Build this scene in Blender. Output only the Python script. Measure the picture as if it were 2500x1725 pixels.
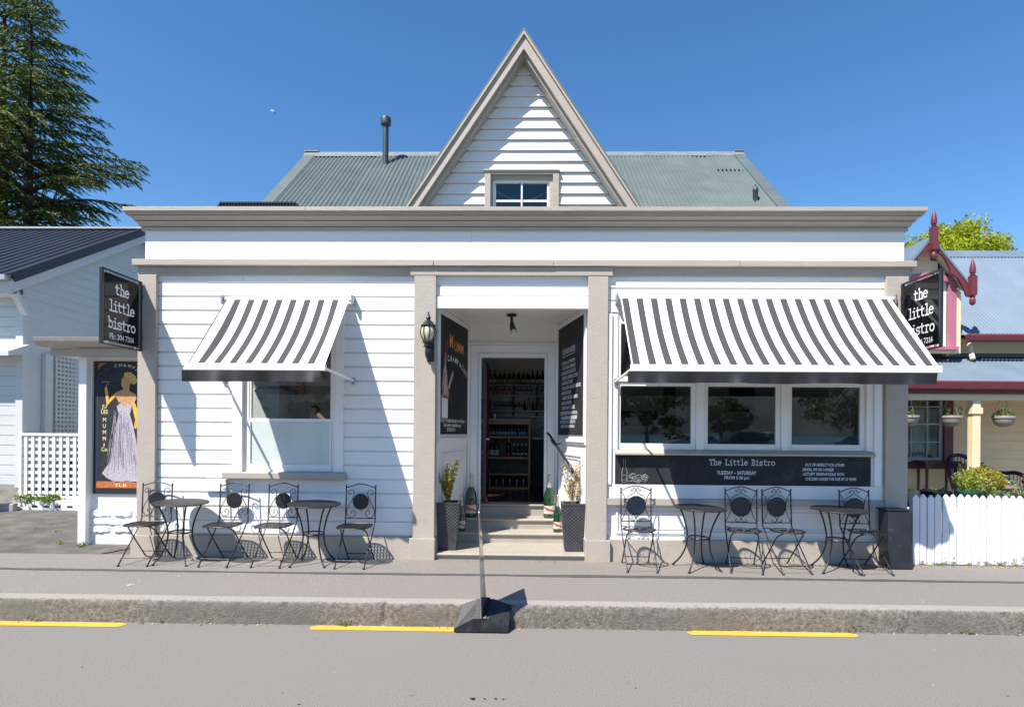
import bpy, bmesh, math, random
from math import sin, cos, pi, radians, sqrt
from mathutils import Vector, Matrix
random.seed(7)
S = bpy.context.scene
for o in list(bpy.data.objects): bpy.data.objects.remove(o)
C = S.collection
R = radians

# ------------------------------------------------------------------ camera, sky, sun, exposure
F = 1450.0; HY = 1055.0; YAW = 0.019; ROLL = 0.0075
CAM = Vector((0, -7.25, 1.55))
fw = Vector((-sin(YAW), cos(YAW), 0)); rt = Vector((cos(YAW), sin(YAW), 0)); up = Vector((0, 0, 1))
up2 = up*cos(ROLL) - rt*sin(ROLL); rt2 = rt*cos(ROLL) + up*sin(ROLL)
cd = bpy.data.cameras.new('camera'); cam = bpy.data.objects.new('camera', cd); C.objects.link(cam)
cd.sensor_width = 36; cd.lens = F/2500*36; cd.shift_y = (HY-862.5)/2500; cd.clip_start = .05; cd.clip_end = 4000
m = Matrix((rt2, up2, -fw)).transposed().to_4x4(); m.translation = CAM; cam.matrix_world = m
S.camera = cam
SUN = Vector((.85, 1.0, -1.85)).normalized()
sd = bpy.data.lights.new('sun', 'SUN'); sd.energy = 5.0; sd.angle = R(.55); sd.color = (1, .93, .85)
so = bpy.data.objects.new('sun', sd); C.objects.link(so); so.rotation_euler = SUN.to_track_quat('-Z', 'Y').to_euler()
W = bpy.data.worlds.new('World'); S.world = W; W.use_nodes = True
nt = W.node_tree; bg = nt.nodes['Background']; sky = nt.nodes.new('ShaderNodeTexSky'); sky.sky_type = 'NISHITA'
sky.sun_disc = False; sky.sun_elevation = math.asin(-SUN.z); sky.sun_rotation = math.atan2(-SUN.x, -SUN.y)
sky.air_density = 1.0; sky.dust_density = 0; sky.ozone_density = 4.0; sky.altitude = 0
hs = nt.nodes.new('ShaderNodeHueSaturation'); hs.inputs['Saturation'].default_value = 1.2
nt.links.new(sky.outputs[0], hs.inputs['Color']); nt.links.new(hs.outputs[0], bg.inputs[0]); bg.inputs[1].default_value = .107
S.view_settings.view_transform = 'Standard'; S.view_settings.look = 'None'; S.view_settings.exposure = .8; S.view_settings.gamma = 1

def wx(x, y):
    """small correction of sideways measurements for the camera's slight turn to the left"""
    return x - .019*min(abs(x), 30)**2/(7.25+y) if -3 < y < 60 else x
def at(px, py, Y):
    """world point on the plane y = Y measured at photo point (px, py) of the 2500 px photograph, before wx()"""
    d = fw*F + rt2*(px-1250) - up2*(py-HY)
    q = CAM + d*((Y-CAM.y)/d.y)
    if -3 < Y < 60:
        x = q.x
        for _ in range(8): x = q.x + .019*min(abs(x), 30)**2/(7.25+Y)
        q.x = x
    return q
def atz(px, py, Z):
    d = fw*F + rt2*(px-1250) - up2*(py-HY)
    return CAM + d*((Z-CAM.z)/d.z)

# ------------------------------------------------------------------ mesh helpers
class MB:
    def __init__(s): s.v = []; s.f = []; s.m = []
    def face(s, pts, m=0):
        b = len(s.v); s.v += [tuple(p) for p in pts]; s.f.append(tuple(range(b, b+len(pts)))); s.m.append(m); return s
    def raw(s, vs, fs, m=0):
        b = len(s.v); s.v += [tuple(p) for p in vs]
        for f in fs: s.f.append(tuple(b+i for i in f)); s.m.append(m)
        return s
    def box(s, x0, x1, y0, y1, z0, z1, m=0):
        if x0 > x1: x0, x1 = x1, x0
        if y0 > y1: y0, y1 = y1, y0
        if z0 > z1: z0, z1 = z1, z0
        return s.raw([(x0,y0,z0),(x1,y0,z0),(x1,y1,z0),(x0,y1,z0),(x0,y0,z1),(x1,y0,z1),(x1,y1,z1),(x0,y1,z1)],
              [(0,3,2,1),(4,5,6,7),(0,1,5,4),(1,2,6,5),(2,3,7,6),(3,0,4,7)], m)
    def obox(s, p0, p1, w, h, m=0, upv=(0,0,1)):
        """bar from p0 to p1, width w, height h"""
        p0 = Vector(p0); p1 = Vector(p1); d = (p1-p0).normalized(); u = Vector(upv); sd_ = d.cross(u)
        if sd_.length < 1e-4: u = Vector((0,1,0)); sd_ = d.cross(u)
        sd_.normalize(); u = sd_.cross(d)
        vs = []
        for p in (p0, p1):
            for a, b in ((-1,-1),(1,-1),(1,1),(-1,1)): vs.append(p + sd_*a*w/2 + u*b*h/2)
        return s.raw(vs, [(3,2,1,0),(4,5,6,7),(0,1,5,4),(1,2,6,5),(2,3,7,6),(3,0,4,7)], m)
    def prism(s, pts, ax, a, b, m=0):
        def T(p, c):
            return (c,p[0],p[1]) if ax == 'x' else ((p[0],c,p[1]) if ax == 'y' else (p[0],p[1],c))
        n = len(pts); vs = [T(p,a) for p in pts]+[T(p,b) for p in pts]
        fs = [tuple(range(n-1,-1,-1)), tuple(range(n,2*n))]+[(i,(i+1)%n,n+(i+1)%n,n+i) for i in range(n)]
        return s.raw(vs, fs, m)
    def tube(s, pts, r, n=8, m=0, closed=False, cap=True):
        P = [Vector(p) for p in pts]; k = len(P)
        rr = r if isinstance(r, (list,tuple)) else [r]*k
        T = []
        for i in range(k):
            a = P[i-1] if (i > 0 or closed) else P[i]; b = P[(i+1)%k] if (i < k-1 or closed) else P[i]
            t = (b-a); T.append(t.normalized() if t.length > 1e-9 else Vector((0,0,1)))
        u = T[0].orthogonal().normalized(); vs = []
        for i in range(k):
            u = (u - T[i]*u.dot(T[i]));
            if u.length < 1e-6: u = T[i].orthogonal()
            u.normalize(); w = T[i].cross(u)
            for j in range(n):
                a = 2*pi*j/n; vs.append(P[i]+(u*cos(a)+w*sin(a))*rr[i])
        fs = []
        for i in range(k if closed else k-1):
            i2 = (i+1)%k
            for j in range(n): fs.append((i*n+j, i*n+(j+1)%n, i2*n+(j+1)%n, i2*n+j))
        if cap and not closed: fs += [tuple(range(n-1,-1,-1)), tuple(range((k-1)*n, k*n))]
        return s.raw(vs, fs, m)
    def lathe(s, prof, c, n=20, m=0, axis='z'):
        vs = []
        for (r, z) in prof:
            for j in range(n):
                a = 2*pi*j/n
                if axis == 'z': vs.append((c[0]+r*cos(a), c[1]+r*sin(a), c[2]+z))
                elif axis == 'y': vs.append((c[0]+r*cos(a), c[1]+z, c[2]+r*sin(a)))
                else: vs.append((c[0]+z, c[1]+r*cos(a), c[2]+r*sin(a)))
        fs = []
        for i in range(len(prof)-1):
            for j in range(n):
                q = (i*n+j, i*n+(j+1)%n, (i+1)*n+(j+1)%n, (i+1)*n+j)
                fs.append(q if axis != 'y' else q[::-1])
        fs += [tuple(range(n))[::-1], tuple(range((len(prof)-1)*n, len(prof)*n))]
        return s.raw(vs, fs, m)
    def ball(s, c, rx, ry, rz, n=12, k=8, m=0):
        return s.raw([(c[0]+rx*sin(pi*i/k)*cos(2*pi*j/n), c[1]+ry*sin(pi*i/k)*sin(2*pi*j/n), c[2]+rz*cos(pi*i/k)) for i in range(k+1) for j in range(n)],
             [(i*n+j,(i+1)*n+j,(i+1)*n+(j+1)%n,i*n+(j+1)%n) for i in range(k) for j in range(n)], m)
    def grid(s, fn, nu, nv, m=0):
        vs = [fn(i/nu, j/nv) for i in range(nu+1) for j in range(nv+1)]
        fs = [(i*(nv+1)+j,(i+1)*(nv+1)+j,(i+1)*(nv+1)+j+1,i*(nv+1)+j+1) for i in range(nu) for j in range(nv)]
        return s.raw(vs, fs, m)
    def build(s, name, mats, parent=None, smooth=False, bevel=0, local=False):
        me = bpy.data.meshes.new(name)
        off = Vector((0,0,0))
        if parent is not None and not local:
            p = parent
            while p: off += p.location; p = p.parent
        me.from_pydata([((v[0] if local else wx(v[0], v[1]))-off.x, v[1]-off.y, v[2]-off.z) for v in s.v], [], s.f)
        if not isinstance(mats, (list,tuple)): mats = [mats]
        for mt in mats: me.materials.append(mt)
        if len(mats) > 1: me.polygons.foreach_set('material_index', s.m)
        if smooth:
            me.polygons.foreach_set('use_smooth', [True]*len(me.polygons))
            me.set_sharp_from_angle(angle=R(smooth if smooth is not True else 38))
        me.update()
        o = bpy.data.objects.new(name, me); C.objects.link(o)
        if parent is not None: o.parent = parent
        if bevel:
            b = o.modifiers.new('bevel', 'BEVEL'); b.width = bevel; b.segments = 2; b.limit_method = 'ANGLE'; b.angle_limit = R(40)
        return o
def tag(o, label, cat, group=None):
    o['label'] = label; o['category'] = cat
    if group: o['group'] = group
    return o
def struct(o, kind='structure', label=None):
    o['kind'] = kind
    if label: o['label'] = label
    return o
def thing(name, loc, label, cat, group=None, rz=0):
    o = bpy.data.objects.new(name, None); o.empty_display_size = .1; C.objects.link(o); o.location = (wx(loc[0], loc[1]), loc[1], loc[2]); o.rotation_euler = (0,0,rz)
    return tag(o, label, cat, group)
def dup(root, loc, rz=0, label=None, group=None, parent=None):
    c = root.copy(); C.objects.link(c)
    if parent is not None: c.parent = parent
    else:
        c.location = (wx(loc[0], loc[1]), loc[1], loc[2]); c.rotation_euler = (0,0,rz)
        if label: c['label'] = label
        if group: c['group'] = group
    for ch in root.children: dup(ch, None, parent=c)
    return c

# ------------------------------------------------------------------ materials
def newmat(name):
    m = bpy.data.materials.new(name); m.use_nodes = True; n = m.node_tree; return m, n, n.nodes['Principled BSDF']
def N(n, t, **k):
    x = n.nodes.new('ShaderNode'+t)
    for a, b in k.items():
        if hasattr(x, a): setattr(x, a, b)
        else: x.inputs[a].default_value = b
    return x
def coords(n, sc=(1,1,1)):
    t = N(n, 'TexCoord'); mp = N(n, 'Mapping'); mp.inputs['Scale'].default_value = sc
    n.links.new(t.outputs['Object'], mp.inputs[0]); return mp.outputs[0]
def mixc(n, fac, a, b):
    x = n.nodes.new('ShaderNodeMix'); x.data_type = 'RGBA'
    for sock, val in ((x.inputs[0], fac), (x.inputs[6], a), (x.inputs[7], b)):
        if isinstance(val, bpy.types.NodeSocket): n.links.new(val, sock)
        elif isinstance(val, (int,float)): sock.default_value = val
        else: sock.default_value = (*val[:3], 1)
    return x.outputs[2]
def ramp(n, src, a, b, ca=(0,0,0), cb=(1,1,1)):
    r = N(n, 'ValToRGB'); r.color_ramp.elements[0].position = a; r.color_ramp.elements[1].position = b
    r.color_ramp.elements[0].color = (*ca,1); r.color_ramp.elements[1].color = (*cb,1)
    n.links.new(src, r.inputs[0]); return r.outputs[0]
def mat(name, col, rough=.5, metal=0, var=.12, vs=3, bump=0, bs=60, stretch=(1,1,1), dirt=None, dth=(.55,.75), dsc=2, spec=.5, coat=0):
    m, n, p = newmat(name); co = coords(n, stretch)
    no = N(n, 'TexNoise', Scale=vs, Detail=6.0, Roughness=.6); n.links.new(co, no.inputs['Vector'])
    c = mixc(n, ramp(n, no.outputs[0], .3, .7), [x*(1-var) for x in col], [min(1, x*(1+var)) for x in col])
    if dirt:
        n2 = N(n, 'TexNoise', Scale=dsc, Detail=9.0, Roughness=.75); n.links.new(co, n2.inputs['Vector'])
        c = mixc(n, ramp(n, n2.outputs[0], *dth), c, dirt)
    n.links.new(c, p.inputs['Base Color']); p.inputs['Roughness'].default_value = rough; p.inputs['Metallic'].default_value = metal
    p.inputs['Specular IOR Level'].default_value = spec; p.inputs['Coat Weight'].default_value = coat
    if bump:
        n3 = N(n, 'TexNoise', Scale=bs, Detail=4.0); n.links.new(co, n3.inputs['Vector'])
        b = N(n, 'Bump', Strength=bump, Distance=.01); n.links.new(n3.outputs[0], b.inputs['Height']); n.links.new(b.outputs[0], p.inputs['Normal'])
    return m
def leafmat(name, lo, hi, rough=.6, trans=.3):
    m, n, p = newmat(name); g = N(n, 'NewGeometry')
    c = mixc(n, g.outputs['Random Per Island'], lo, hi); n.links.new(c, p.inputs['Base Color']); p.inputs['Roughness'].default_value = rough
    t = N(n, 'BsdfTranslucent'); n.links.new(c, t.inputs[0]); mx = N(n, 'MixShader'); mx.inputs[0].default_value = trans
    n.links.new(p.outputs[0], mx.inputs[1]); n.links.new(t.outputs[0], mx.inputs[2]); n.links.new(mx.outputs[0], n.nodes['Material Output'].inputs[0]); return m
def glassmat(name, tint=(.93,.96,.95), refl=1.0, rough=0.0, wav=.0):
    m, n, p = newmat(name); n.nodes.remove(p)
    tr = N(n, 'BsdfTransparent'); tr.inputs[0].default_value = (*tint,1); gl = N(n, 'BsdfGlossy'); gl.inputs['Roughness'].default_value = rough
    fr = N(n, 'Fresnel', IOR=1.5); mu = N(n, 'Math', operation='MULTIPLY'); mu.inputs[1].default_value = refl; mu.use_clamp = True
    n.links.new(fr.outputs[0], mu.inputs[0]); mx = N(n, 'MixShader'); n.links.new(mu.outputs[0], mx.inputs[0])
    n.links.new(tr.outputs[0], mx.inputs[1]); n.links.new(gl.outputs[0], mx.inputs[2]); n.links.new(mx.outputs[0], n.nodes['Material Output'].inputs[0])
    if wav:
        no = N(n, 'TexNoise', Scale=1.2, Detail=1.0); n.links.new(coords(n), no.inputs['Vector']); b = N(n, 'Bump', Strength=wav, Distance=.02)
        n.links.new(no.outputs[0], b.inputs['Height']); n.links.new(b.outputs[0], gl.inputs['Normal'])
    return m

WHITE = mat('white_paint', (.78,.775,.765), .45, var=.025, vs=4, bump=.25, bs=14, stretch=(1,1,6), dirt=(.62,.62,.60), dth=(.66,.85), dsc=5)
WHITE2 = mat('white_gloss_paint', (.79,.785,.775), .35, var=.02, vs=6, bump=.1, bs=30)
OLDWHITE = mat('peeling_white_paint', (.74,.74,.74), .6, var=.06, vs=5, bump=.5, bs=30, dirt=(.28,.25,.21), dth=(.64,.72), dsc=9)
TAUPE = mat('taupe_paint', (.405,.36,.305), .55, var=.05, vs=5, bump=.35, bs=35, dirt=(.36,.32,.27), dth=(.62,.8), dsc=6)
TAUPEW = mat('taupe_timber', (.40,.355,.30), .5, var=.06, vs=3, bump=.3, bs=20, stretch=(1,5,5), dirt=(.3,.26,.22), dth=(.68,.76), dsc=8)
BLACK = mat('black_paint', (.018,.018,.02), .35, var=.3, vs=8, bump=.1, bs=60)
BLACKM = mat('black_wrought_metal', (.014,.012,.014), .36, .15, var=.35, vs=25, bump=.3, bs=90)
BOARD = mat('chalkboard', (.010,.012,.016), .7, var=.35, vs=5, dirt=(.05,.055,.062), dth=(.5,.85), dsc=3, bump=.1, bs=90)
GLOSSBLK = mat('gloss_black_acrylic', (.006,.006,.007), .06, var=.1, spec=.22)
CHALK = mat('chalk', (.72,.78,.82), .9, var=.1, vs=40)
LETTER = mat('white_lettering', (.82,.84,.86), .5, var=.02)
ORANGE = mat('orange_chalk', (.75,.3,.05), .8, var=.25, vs=60)
ROOFG = mat('grey_green_roof_iron', (.112,.142,.136), .5, .1, var=.14, vs=2.2, dirt=(.2,.22,.22), dth=(.62,.72), dsc=14, bump=.05)
ROOFD = mat('dark_roof_iron', (.022,.025,.035), .42, .2, var=.2, vs=1.5)
ROOFB = mat('blue_roof_iron', (.15,.205,.26), .5, .1, var=.1, vs=1.2, dirt=(.42,.45,.48), dth=(.62,.78), dsc=3, stretch=(1.5,1,1))
CONC = mat('concrete', (.3,.285,.26), .9, var=.15, vs=6, bump=.6, bs=40, dirt=(.14,.12,.1), dth=(.5,.75), dsc=5)
GLASS = glassmat('window_glass', (.93,.96,.95), 1.2, wav=.01)
GLASSR = glassmat('restaurant_window_glass', (.88,.92,.92), 2.0, wav=0)
DARK = mat('dark_interior_paint', (.03,.03,.033), .6, var=.3, vs=2)
GREYIN = mat('grey_interior_paint', (.55,.55,.56), .6, var=.08, vs=2)
WOOD = mat('shelf_wood', (.60,.27,.11), .4, var=.3, vs=2, stretch=(1,6,12))
FLOORW = mat('dark_floorboards', (.07,.035,.02), .25, var=.3, vs=3, stretch=(10,1,1))
METAL = mat('grey_metal', (.45,.46,.47), .35, .8, var=.08)
CREAM = mat('cream_weatherboard', (.80,.66,.43), .55, var=.05, vs=3, bump=.2, bs=20)
BURG = mat('burgundy_paint', (.15,.032,.045), .4, var=.12, vs=5)
PINK = mat('dusty_pink_paint', (.45,.15,.22), .45, var=.06)
BARK = mat('bark', (.09,.07,.055), .9, var=.4, vs=5, bump=.8, bs=12, stretch=(1,1,.3))
SOIL = mat('soil', (.05,.035,.025), .95, var=.4, vs=20, bump=.8, bs=60)

# ------------------------------------------------------------------ lettering
_tc = {}
def textmesh(s):
    if s in _tc: return _tc[s]
    cu = bpy.data.curves.new('t', 'FONT'); cu.body = s; cu.size = 1; cu.resolution_u = 3; cu.offset = .012
    ob = bpy.data.objects.new('t', cu); C.objects.link(ob); dg = bpy.context.evaluated_depsgraph_get()
    me = bpy.data.meshes.new_from_object(ob.evaluated_get(dg))
    vs = [tuple(v.co) for v in me.vertices]; fs = [tuple(p.vertices) for p in me.polygons]
    bpy.data.objects.remove(ob); bpy.data.meshes.remove(me); bpy.data.curves.remove(cu)
    _tc[s] = (vs, fs); return _tc[s]
def put_text(mb, s, o, u, v, size, align='l', xs=1.0, m=0, width=None, tilt=0):
    """write s with its baseline start at o, along u, up v"""
    vs, fs = textmesh(s); o = Vector(o); u = Vector(u).normalized(); v = Vector(v).normalized()
    w = max(p[0] for p in vs)
    if width: xs = width/(w*size)
    dx = {'l':0, 'c':-w/2, 'r':-w}[align]
    mb.raw([o + u*((p[0]+dx)*size*xs + tilt*p[1]*size) + v*p[1]*size for p in vs], fs, m)
def arc(cx, cy, rx, ry, a0, a1, n=9):
    return [(cx+rx*cos(R(a0+(a1-a0)*i/n)), cy+ry*sin(R(a0+(a1-a0)*i/n))) for i in range(n+1)]
G = {
 'o':[arc(2.5,2.5,2.1,2.4,0,360,16)], 'e':[[(.5,2.7),(4.5,2.7)]+arc(2.5,2.5,2.05,2.4,5,318,14)],
 't':[[(1.9,7),(1.9,1.4)]+arc(3.1,1.4,1.2,1.3,180,310,6), [(.4,4.9),(4.1,4.9)]],
 'h':[[(.3,7.6),(1.2,7.6),(1.2,0)],[(.2,0),(2.2,0)],[(1.2,3.3)]+arc(2.7,3.3,1.4,1.6,140,0,6)+[(4.1,0)],[(3.2,0),(5,0)]],
 'l':[[(.9,7.6),(2.5,7.6),(2.5,0)],[(.6,0),(4.4,0)]], 'i':[[(.9,4.9),(2.5,4.9),(2.5,0)],[(.7,0),(4.3,0)],[(2.05,7),(2.95,7)]],
 'b':[[(.2,7.6),(1.1,7.6),(1.1,0)],arc(2.8,2.5,1.75,2.4,0,360,14)],
 's':[arc(2.5,3.7,1.7,1.25,35,270,8)+arc(2.5,1.2,1.8,1.25,90,-150,8),[(4.1,4.9),(4.1,3.7)],[(.8,0),(.8,1.3)]],
 'r':[[(.5,4.9),(1.7,4.9),(1.7,0)],[(.4,0),(3.1,0)],[(1.7,3.2)]+arc(3.3,3.3,1.5,1.6,150,45,5)],
 'T':[[(.3,5.6),(.3,7.2),(4.7,7.2),(4.7,5.6)],[(2.5,7.2),(2.5,0)],[(1.4,0),(3.6,0)]],
 'L':[[(.4,7.2),(2.6,7.2)],[(1.5,7.2),(1.5,0)],[(.4,0),(4.7,0),(4.7,1.8)]],
 'B':[[(.3,7.2),(2.7,7.2)]+arc(2.7,5.5,1.6,1.7,90,-90,7)+[(1.2,3.8)],arc(2.8,1.9,1.9,1.9,90,-90,7)+[(.3,0)],[(1.2,7.2),(1.2,0)]],
 'P':[[(.3,7.2),(2.8,7.2)]+arc(2.8,5.3,1.8,1.9,90,-90,7)+[(1.2,3.4)],[(1.2,7.2),(1.2,0)],[(.3,0),(2.2,0)]],
 ':':[[(2.0,4),(3,4)],[(2.0,.5),(3,.5)]], '3':[arc(2.4,5.4,1.7,1.7,150,-90,8)+arc(2.4,1.9,2,1.9,90,-150,8)],
 '0':[arc(2.5,3.6,1.8,3.6,0,360,16)], '4':[[(3.6,0),(3.6,7.2),(.4,2.2),(4.8,2.2)]], '7':[[(.6,7.2),(4.5,7.2),(2,0)]],
 '1':[[(1.2,6),(2.6,7.2),(2.6,0)],[(1.2,0),(4,0)]], ' ':[] }
def put_type(mb, s, o, u, v, h, m=0, adv=5.6, wt=.85, align='c', spc=None):
    o = Vector(o); u = Vector(u).normalized(); v = Vector(v).normalized(); k = h/7.4; n_ = u.cross(v)
    tot = sum((spc or {}).get(c, adv) for c in s); x = {'l':0,'c':-tot/2,'r':-tot}[align]
    for c in s:
        for pl in G[c]:
            P = [Vector((p[0]+x, p[1])) for p in pl]; cl = (P[0]-P[-1]).length < .05
            L = []; Rr = []
            for i, p in enumerate(P):
                a = P[i-1] if i > 0 else (P[-2] if cl else P[0]); b = P[i+1] if i < len(P)-1 else (P[1] if cl else P[-1])
                d1 = (p-a).normalized() if (p-a).length > 1e-6 else None; d2 = (b-p).normalized() if (b-p).length > 1e-6 else None
                d = ((d1 or d2)+(d2 or d1)).normalized() if (d1 or d2) is not None else Vector((1,0))
                nn = Vector((-d.y, d.x)); c_ = max(.5, abs(nn.dot(Vector((-(d1 or d2).y, (d1 or d2).x))))); nn = nn*(wt/2/c_)
                q = p.copy()
                if not cl and i == 0: q = p-(d2*wt*.35)
                if not cl and i == len(P)-1: q = p+(d1*wt*.35)
                L.append(q+nn); Rr.append(q-nn)
            vs = [o+u*q.x*k+v*q.y*k for q in L+Rr]; q_ = len(P)
            mb.raw(vs, [(q_+i, q_+i+1, i+1, i) for i in range(q_-1)], m)
        x += (spc or {}).get(c, adv)
# ------------------------------------------------------------------ ground, road, kerb
def asphalt(name, base, speck, scale, bump, patch):
    m, n, p = newmat(name); co = coords(n)
    v = N(n, 'TexNoise', Scale=scale, Detail=3.0, Roughness=.8); n.links.new(co, v.inputs['Vector'])
    c = mixc(n, ramp(n, v.outputs[0], .40, .62), [x*.64 for x in base], speck)
    big = N(n, 'TexNoise', Scale=.55, Detail=7.0, Roughness=.62); n.links.new(co, big.inputs['Vector'])
    c = mixc(n, ramp(n, big.outputs[0], .42, .68), c, patch)
    md = N(n, 'TexNoise', Scale=26.0, Detail=4.0, Roughness=.7); n.links.new(co, md.inputs['Vector']); c = mixc(n, ramp(n, md.outputs[0], .56, .74), c, [x*.80 for x in base])
    st = N(n, 'TexNoise', Scale=1.0, Detail=8.0, Roughness=.7); n.links.new(coords(n, (.35,2.2,1)), st.inputs['Vector']); c = mixc(n, ramp(n, st.outputs[0], .54, .72), c, [x*.88 for x in base])
    sp = N(n, 'TexVoronoi', Scale=3.2); n.links.new(co, sp.inputs['Vector'])      # gum and droppings
    wh = ramp(n, sp.outputs['Distance'], .018, .03, (1,1,1), (0,0,0))
    c = mixc(n, wh, c, [min(.5, x*1.7) for x in base])
    sp2 = N(n, 'TexVoronoi', Scale=1.7); n.links.new(co, sp2.inputs['Vector'])
    c = mixc(n, ramp(n, sp2.outputs['Distance'], .012, .022, (1,1,1), (0,0,0)), c, (.05,.045,.045))
    n.links.new(c, p.inputs['Base Color']); p.inputs['Roughness'].default_value = .88; p.inputs['Specular IOR Level'].default_value = .3
    b = N(n, 'Bump', Strength=bump, Distance=.006); n.links.new(v.outputs[0], b.inputs['Height']); n.links.new(b.outputs[0], p.inputs['Normal'])
    return m
ROAD = asphalt('road_asphalt', (.212,.203,.186), (.262,.25,.228), 100, .6, (.192,.185,.17))
PAVE = asphalt('pavement_asphalt', (.235,.214,.196), (.28,.256,.235), 90, .5, (.205,.188,.172))
DRIVE = mat('worn_brick_paving', (.10,.088,.078), .9, var=.3, vs=3, bump=.7, bs=25, dirt=(.17,.155,.14), dth=(.5,.75), dsc=3)
GRASS = mat('lawn', (.06,.1,.02), .9, var=.35, vs=4, bump=.6, bs=30)
TAR = mat('tar_seam', (.075,.073,.072), .75, var=.25, vs=20, bump=.4, bs=60)
YEL = mat('yellow_road_paint', (.62,.38,.045), .7, var=.07, vs=12, dirt=(.25,.2,.12), dth=(.68,.74), dsc=25)
def kerbmat():
    m, n, p = newmat('kerb_concrete'); co = coords(n)
    g = N(n, 'SeparateXYZ'); n.links.new(co, g.inputs[0])
    a = N(n, 'TexNoise', Scale=24.0, Detail=9.0, Roughness=.8); n.links.new(co, a.inputs['Vector'])
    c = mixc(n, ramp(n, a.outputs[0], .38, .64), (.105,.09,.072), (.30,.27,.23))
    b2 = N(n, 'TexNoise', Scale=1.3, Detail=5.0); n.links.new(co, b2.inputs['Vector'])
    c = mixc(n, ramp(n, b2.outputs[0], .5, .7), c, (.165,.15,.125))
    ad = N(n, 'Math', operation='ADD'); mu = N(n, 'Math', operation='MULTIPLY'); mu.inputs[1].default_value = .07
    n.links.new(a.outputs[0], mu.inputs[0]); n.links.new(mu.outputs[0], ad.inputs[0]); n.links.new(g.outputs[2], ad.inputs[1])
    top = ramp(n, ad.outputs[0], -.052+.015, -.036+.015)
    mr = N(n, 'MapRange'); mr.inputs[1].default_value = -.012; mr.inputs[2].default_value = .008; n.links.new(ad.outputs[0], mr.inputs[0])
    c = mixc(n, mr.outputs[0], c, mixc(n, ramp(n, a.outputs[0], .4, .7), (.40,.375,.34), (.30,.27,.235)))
    n.links.new(c, p.inputs['Base Color']); p.inputs['Roughness'].default_value = .92
    f = N(n, 'TexNoise', Scale=60.0, Detail=6.0, Roughness=.7); n.links.new(co, f.inputs['Vector'])
    bb = N(n, 'Bump', Strength=1.0, Distance=.02); n.links.new(f.outputs[0], bb.inputs['Height']); n.links.new(bb.outputs[0], p.inputs['Normal'])
    return m
KERB = kerbmat()
YK = -1.79
def pz(y): return .0 if y > 0 else .03*y/1.79
struct(MB().box(-1500,1500,-1500,1500,-.9,-.30).build('ground', GRASS))
struct(MB().face([(-70,-11,-.24),(70,-11,-.24),(70,YK-.001,-.24),(-70,YK-.001,-.24)]).build('road', ROAD))
struct(MB().grid(lambda a,b: (-70+140*a, -1.66+(1.70)*b, pz(-1.66+1.70*b)), 2, 2).build('pavement', PAVE))
struct(MB().face([(-60,.04,-.012),(60,.04,-.012),(60,45,-.012),(-60,45,-.012)]).build('yard', mat('yard_soil', (.12,.1,.08), .95, var=.3, vs=2, bump=.5)))
struct(MB().box(-70,70,-11.15,-11.001,-.3,-.10).build('far_kerb', CONC))
struct(MB().box(-70,70,-13,-11.151,-.3,-.11).build('far_pavement', PAVE))
rn = random.Random(3)
mb = MB()
prof = [(-1.80,-.245),(-1.797,-.2),(-1.795,-.15),(-1.793,-.1),(-1.788,-.06),(-1.775,-.037),(-1.75,-.028),(-1.70,-.026),(-1.655,-.0235),(-1.645,-.05)]
xs = [-70+i*.5 for i in range(120)]+[-10+i*.03 for i in range(667)]+[10.05+i*.5 for i in range(121)]
vs = []
low = [0]*len(prof)
for i, x in enumerate(xs):
    jog = .012 if x > -1.26 else 0
    wob = .006*sin(x*1.7)+.004*sin(x*4.1+1)
    cr = .03 if abs(x+1.25) < .02 else 0
    for j, (y, z) in enumerate(prof):
        low[j] = low[j]*.6 + rn.uniform(-.0048,.0048)
        k = 1 if 0 < j < 7 else .2
        chip = rn.uniform(0,.016) if (j in (4,5) and rn.random() < .25) else 0
        vs.append((x, y+low[j]*k-jog-wob+cr*k+chip, z-(chip*.6)+(low[j]*.25 if j < 6 else 0)))
n_ = len(prof)
mb.raw(vs, [(i*n_+j, (i+1)*n_+j, (i+1)*n_+j+1, i*n_+j+1) for i in range(len(xs)-1) for j in range(n_-1)])
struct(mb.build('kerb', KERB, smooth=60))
mb = MB(); px_ = [-12+i*.06 for i in range(400)]; a_ = b_ = 0; vs = []
for x in px_:
    a_ = a_*.85+rn.uniform(-.007,.007); b_ = b_*.85+rn.uniform(-.007,.007)
    y0 = -.80+.012*sin(x*.9)+a_-.004*x; y1 = -.725+.012*sin(x*.9+.4)+b_-.004*x
    vs += [(x,y0,pz(y0)+.004),(x,y1,pz(y1)+.004)]
mb.raw(vs, [(2*i,2*i+2,2*i+3,2*i+1) for i in range(len(px_)-1)]); struct(mb.build('pavement_seam', TAR))
mb = MB()
for i, x0 in enumerate([-15.6,-12.1,-8.6,-5.1,-1.89,1.52,4.98,8.4,11.9]):
    w = 1.5; e = rn.uniform(.02,.06)
    mb.face([(x0,-1.935,-.236),(x0+w-e,-1.94,-.236),(x0+w,-1.92,-.236),(x0+w+.02,-1.86,-.236),(x0+w-.05,-1.825,-.236),(x0+.04,-1.822,-.236),(x0-.03,-1.87,-.236)])
struct(mb.build('road_marking', YEL), 'structure')
# driveway rising to the lattice gate
struct(MB().face([(-14,.05,0),(-5.2,.05,0),(-4.9,.86,.0),(-4.9,3.7,.08),(-14,3.7,.08)]).build('driveway', DRIVE))
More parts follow.
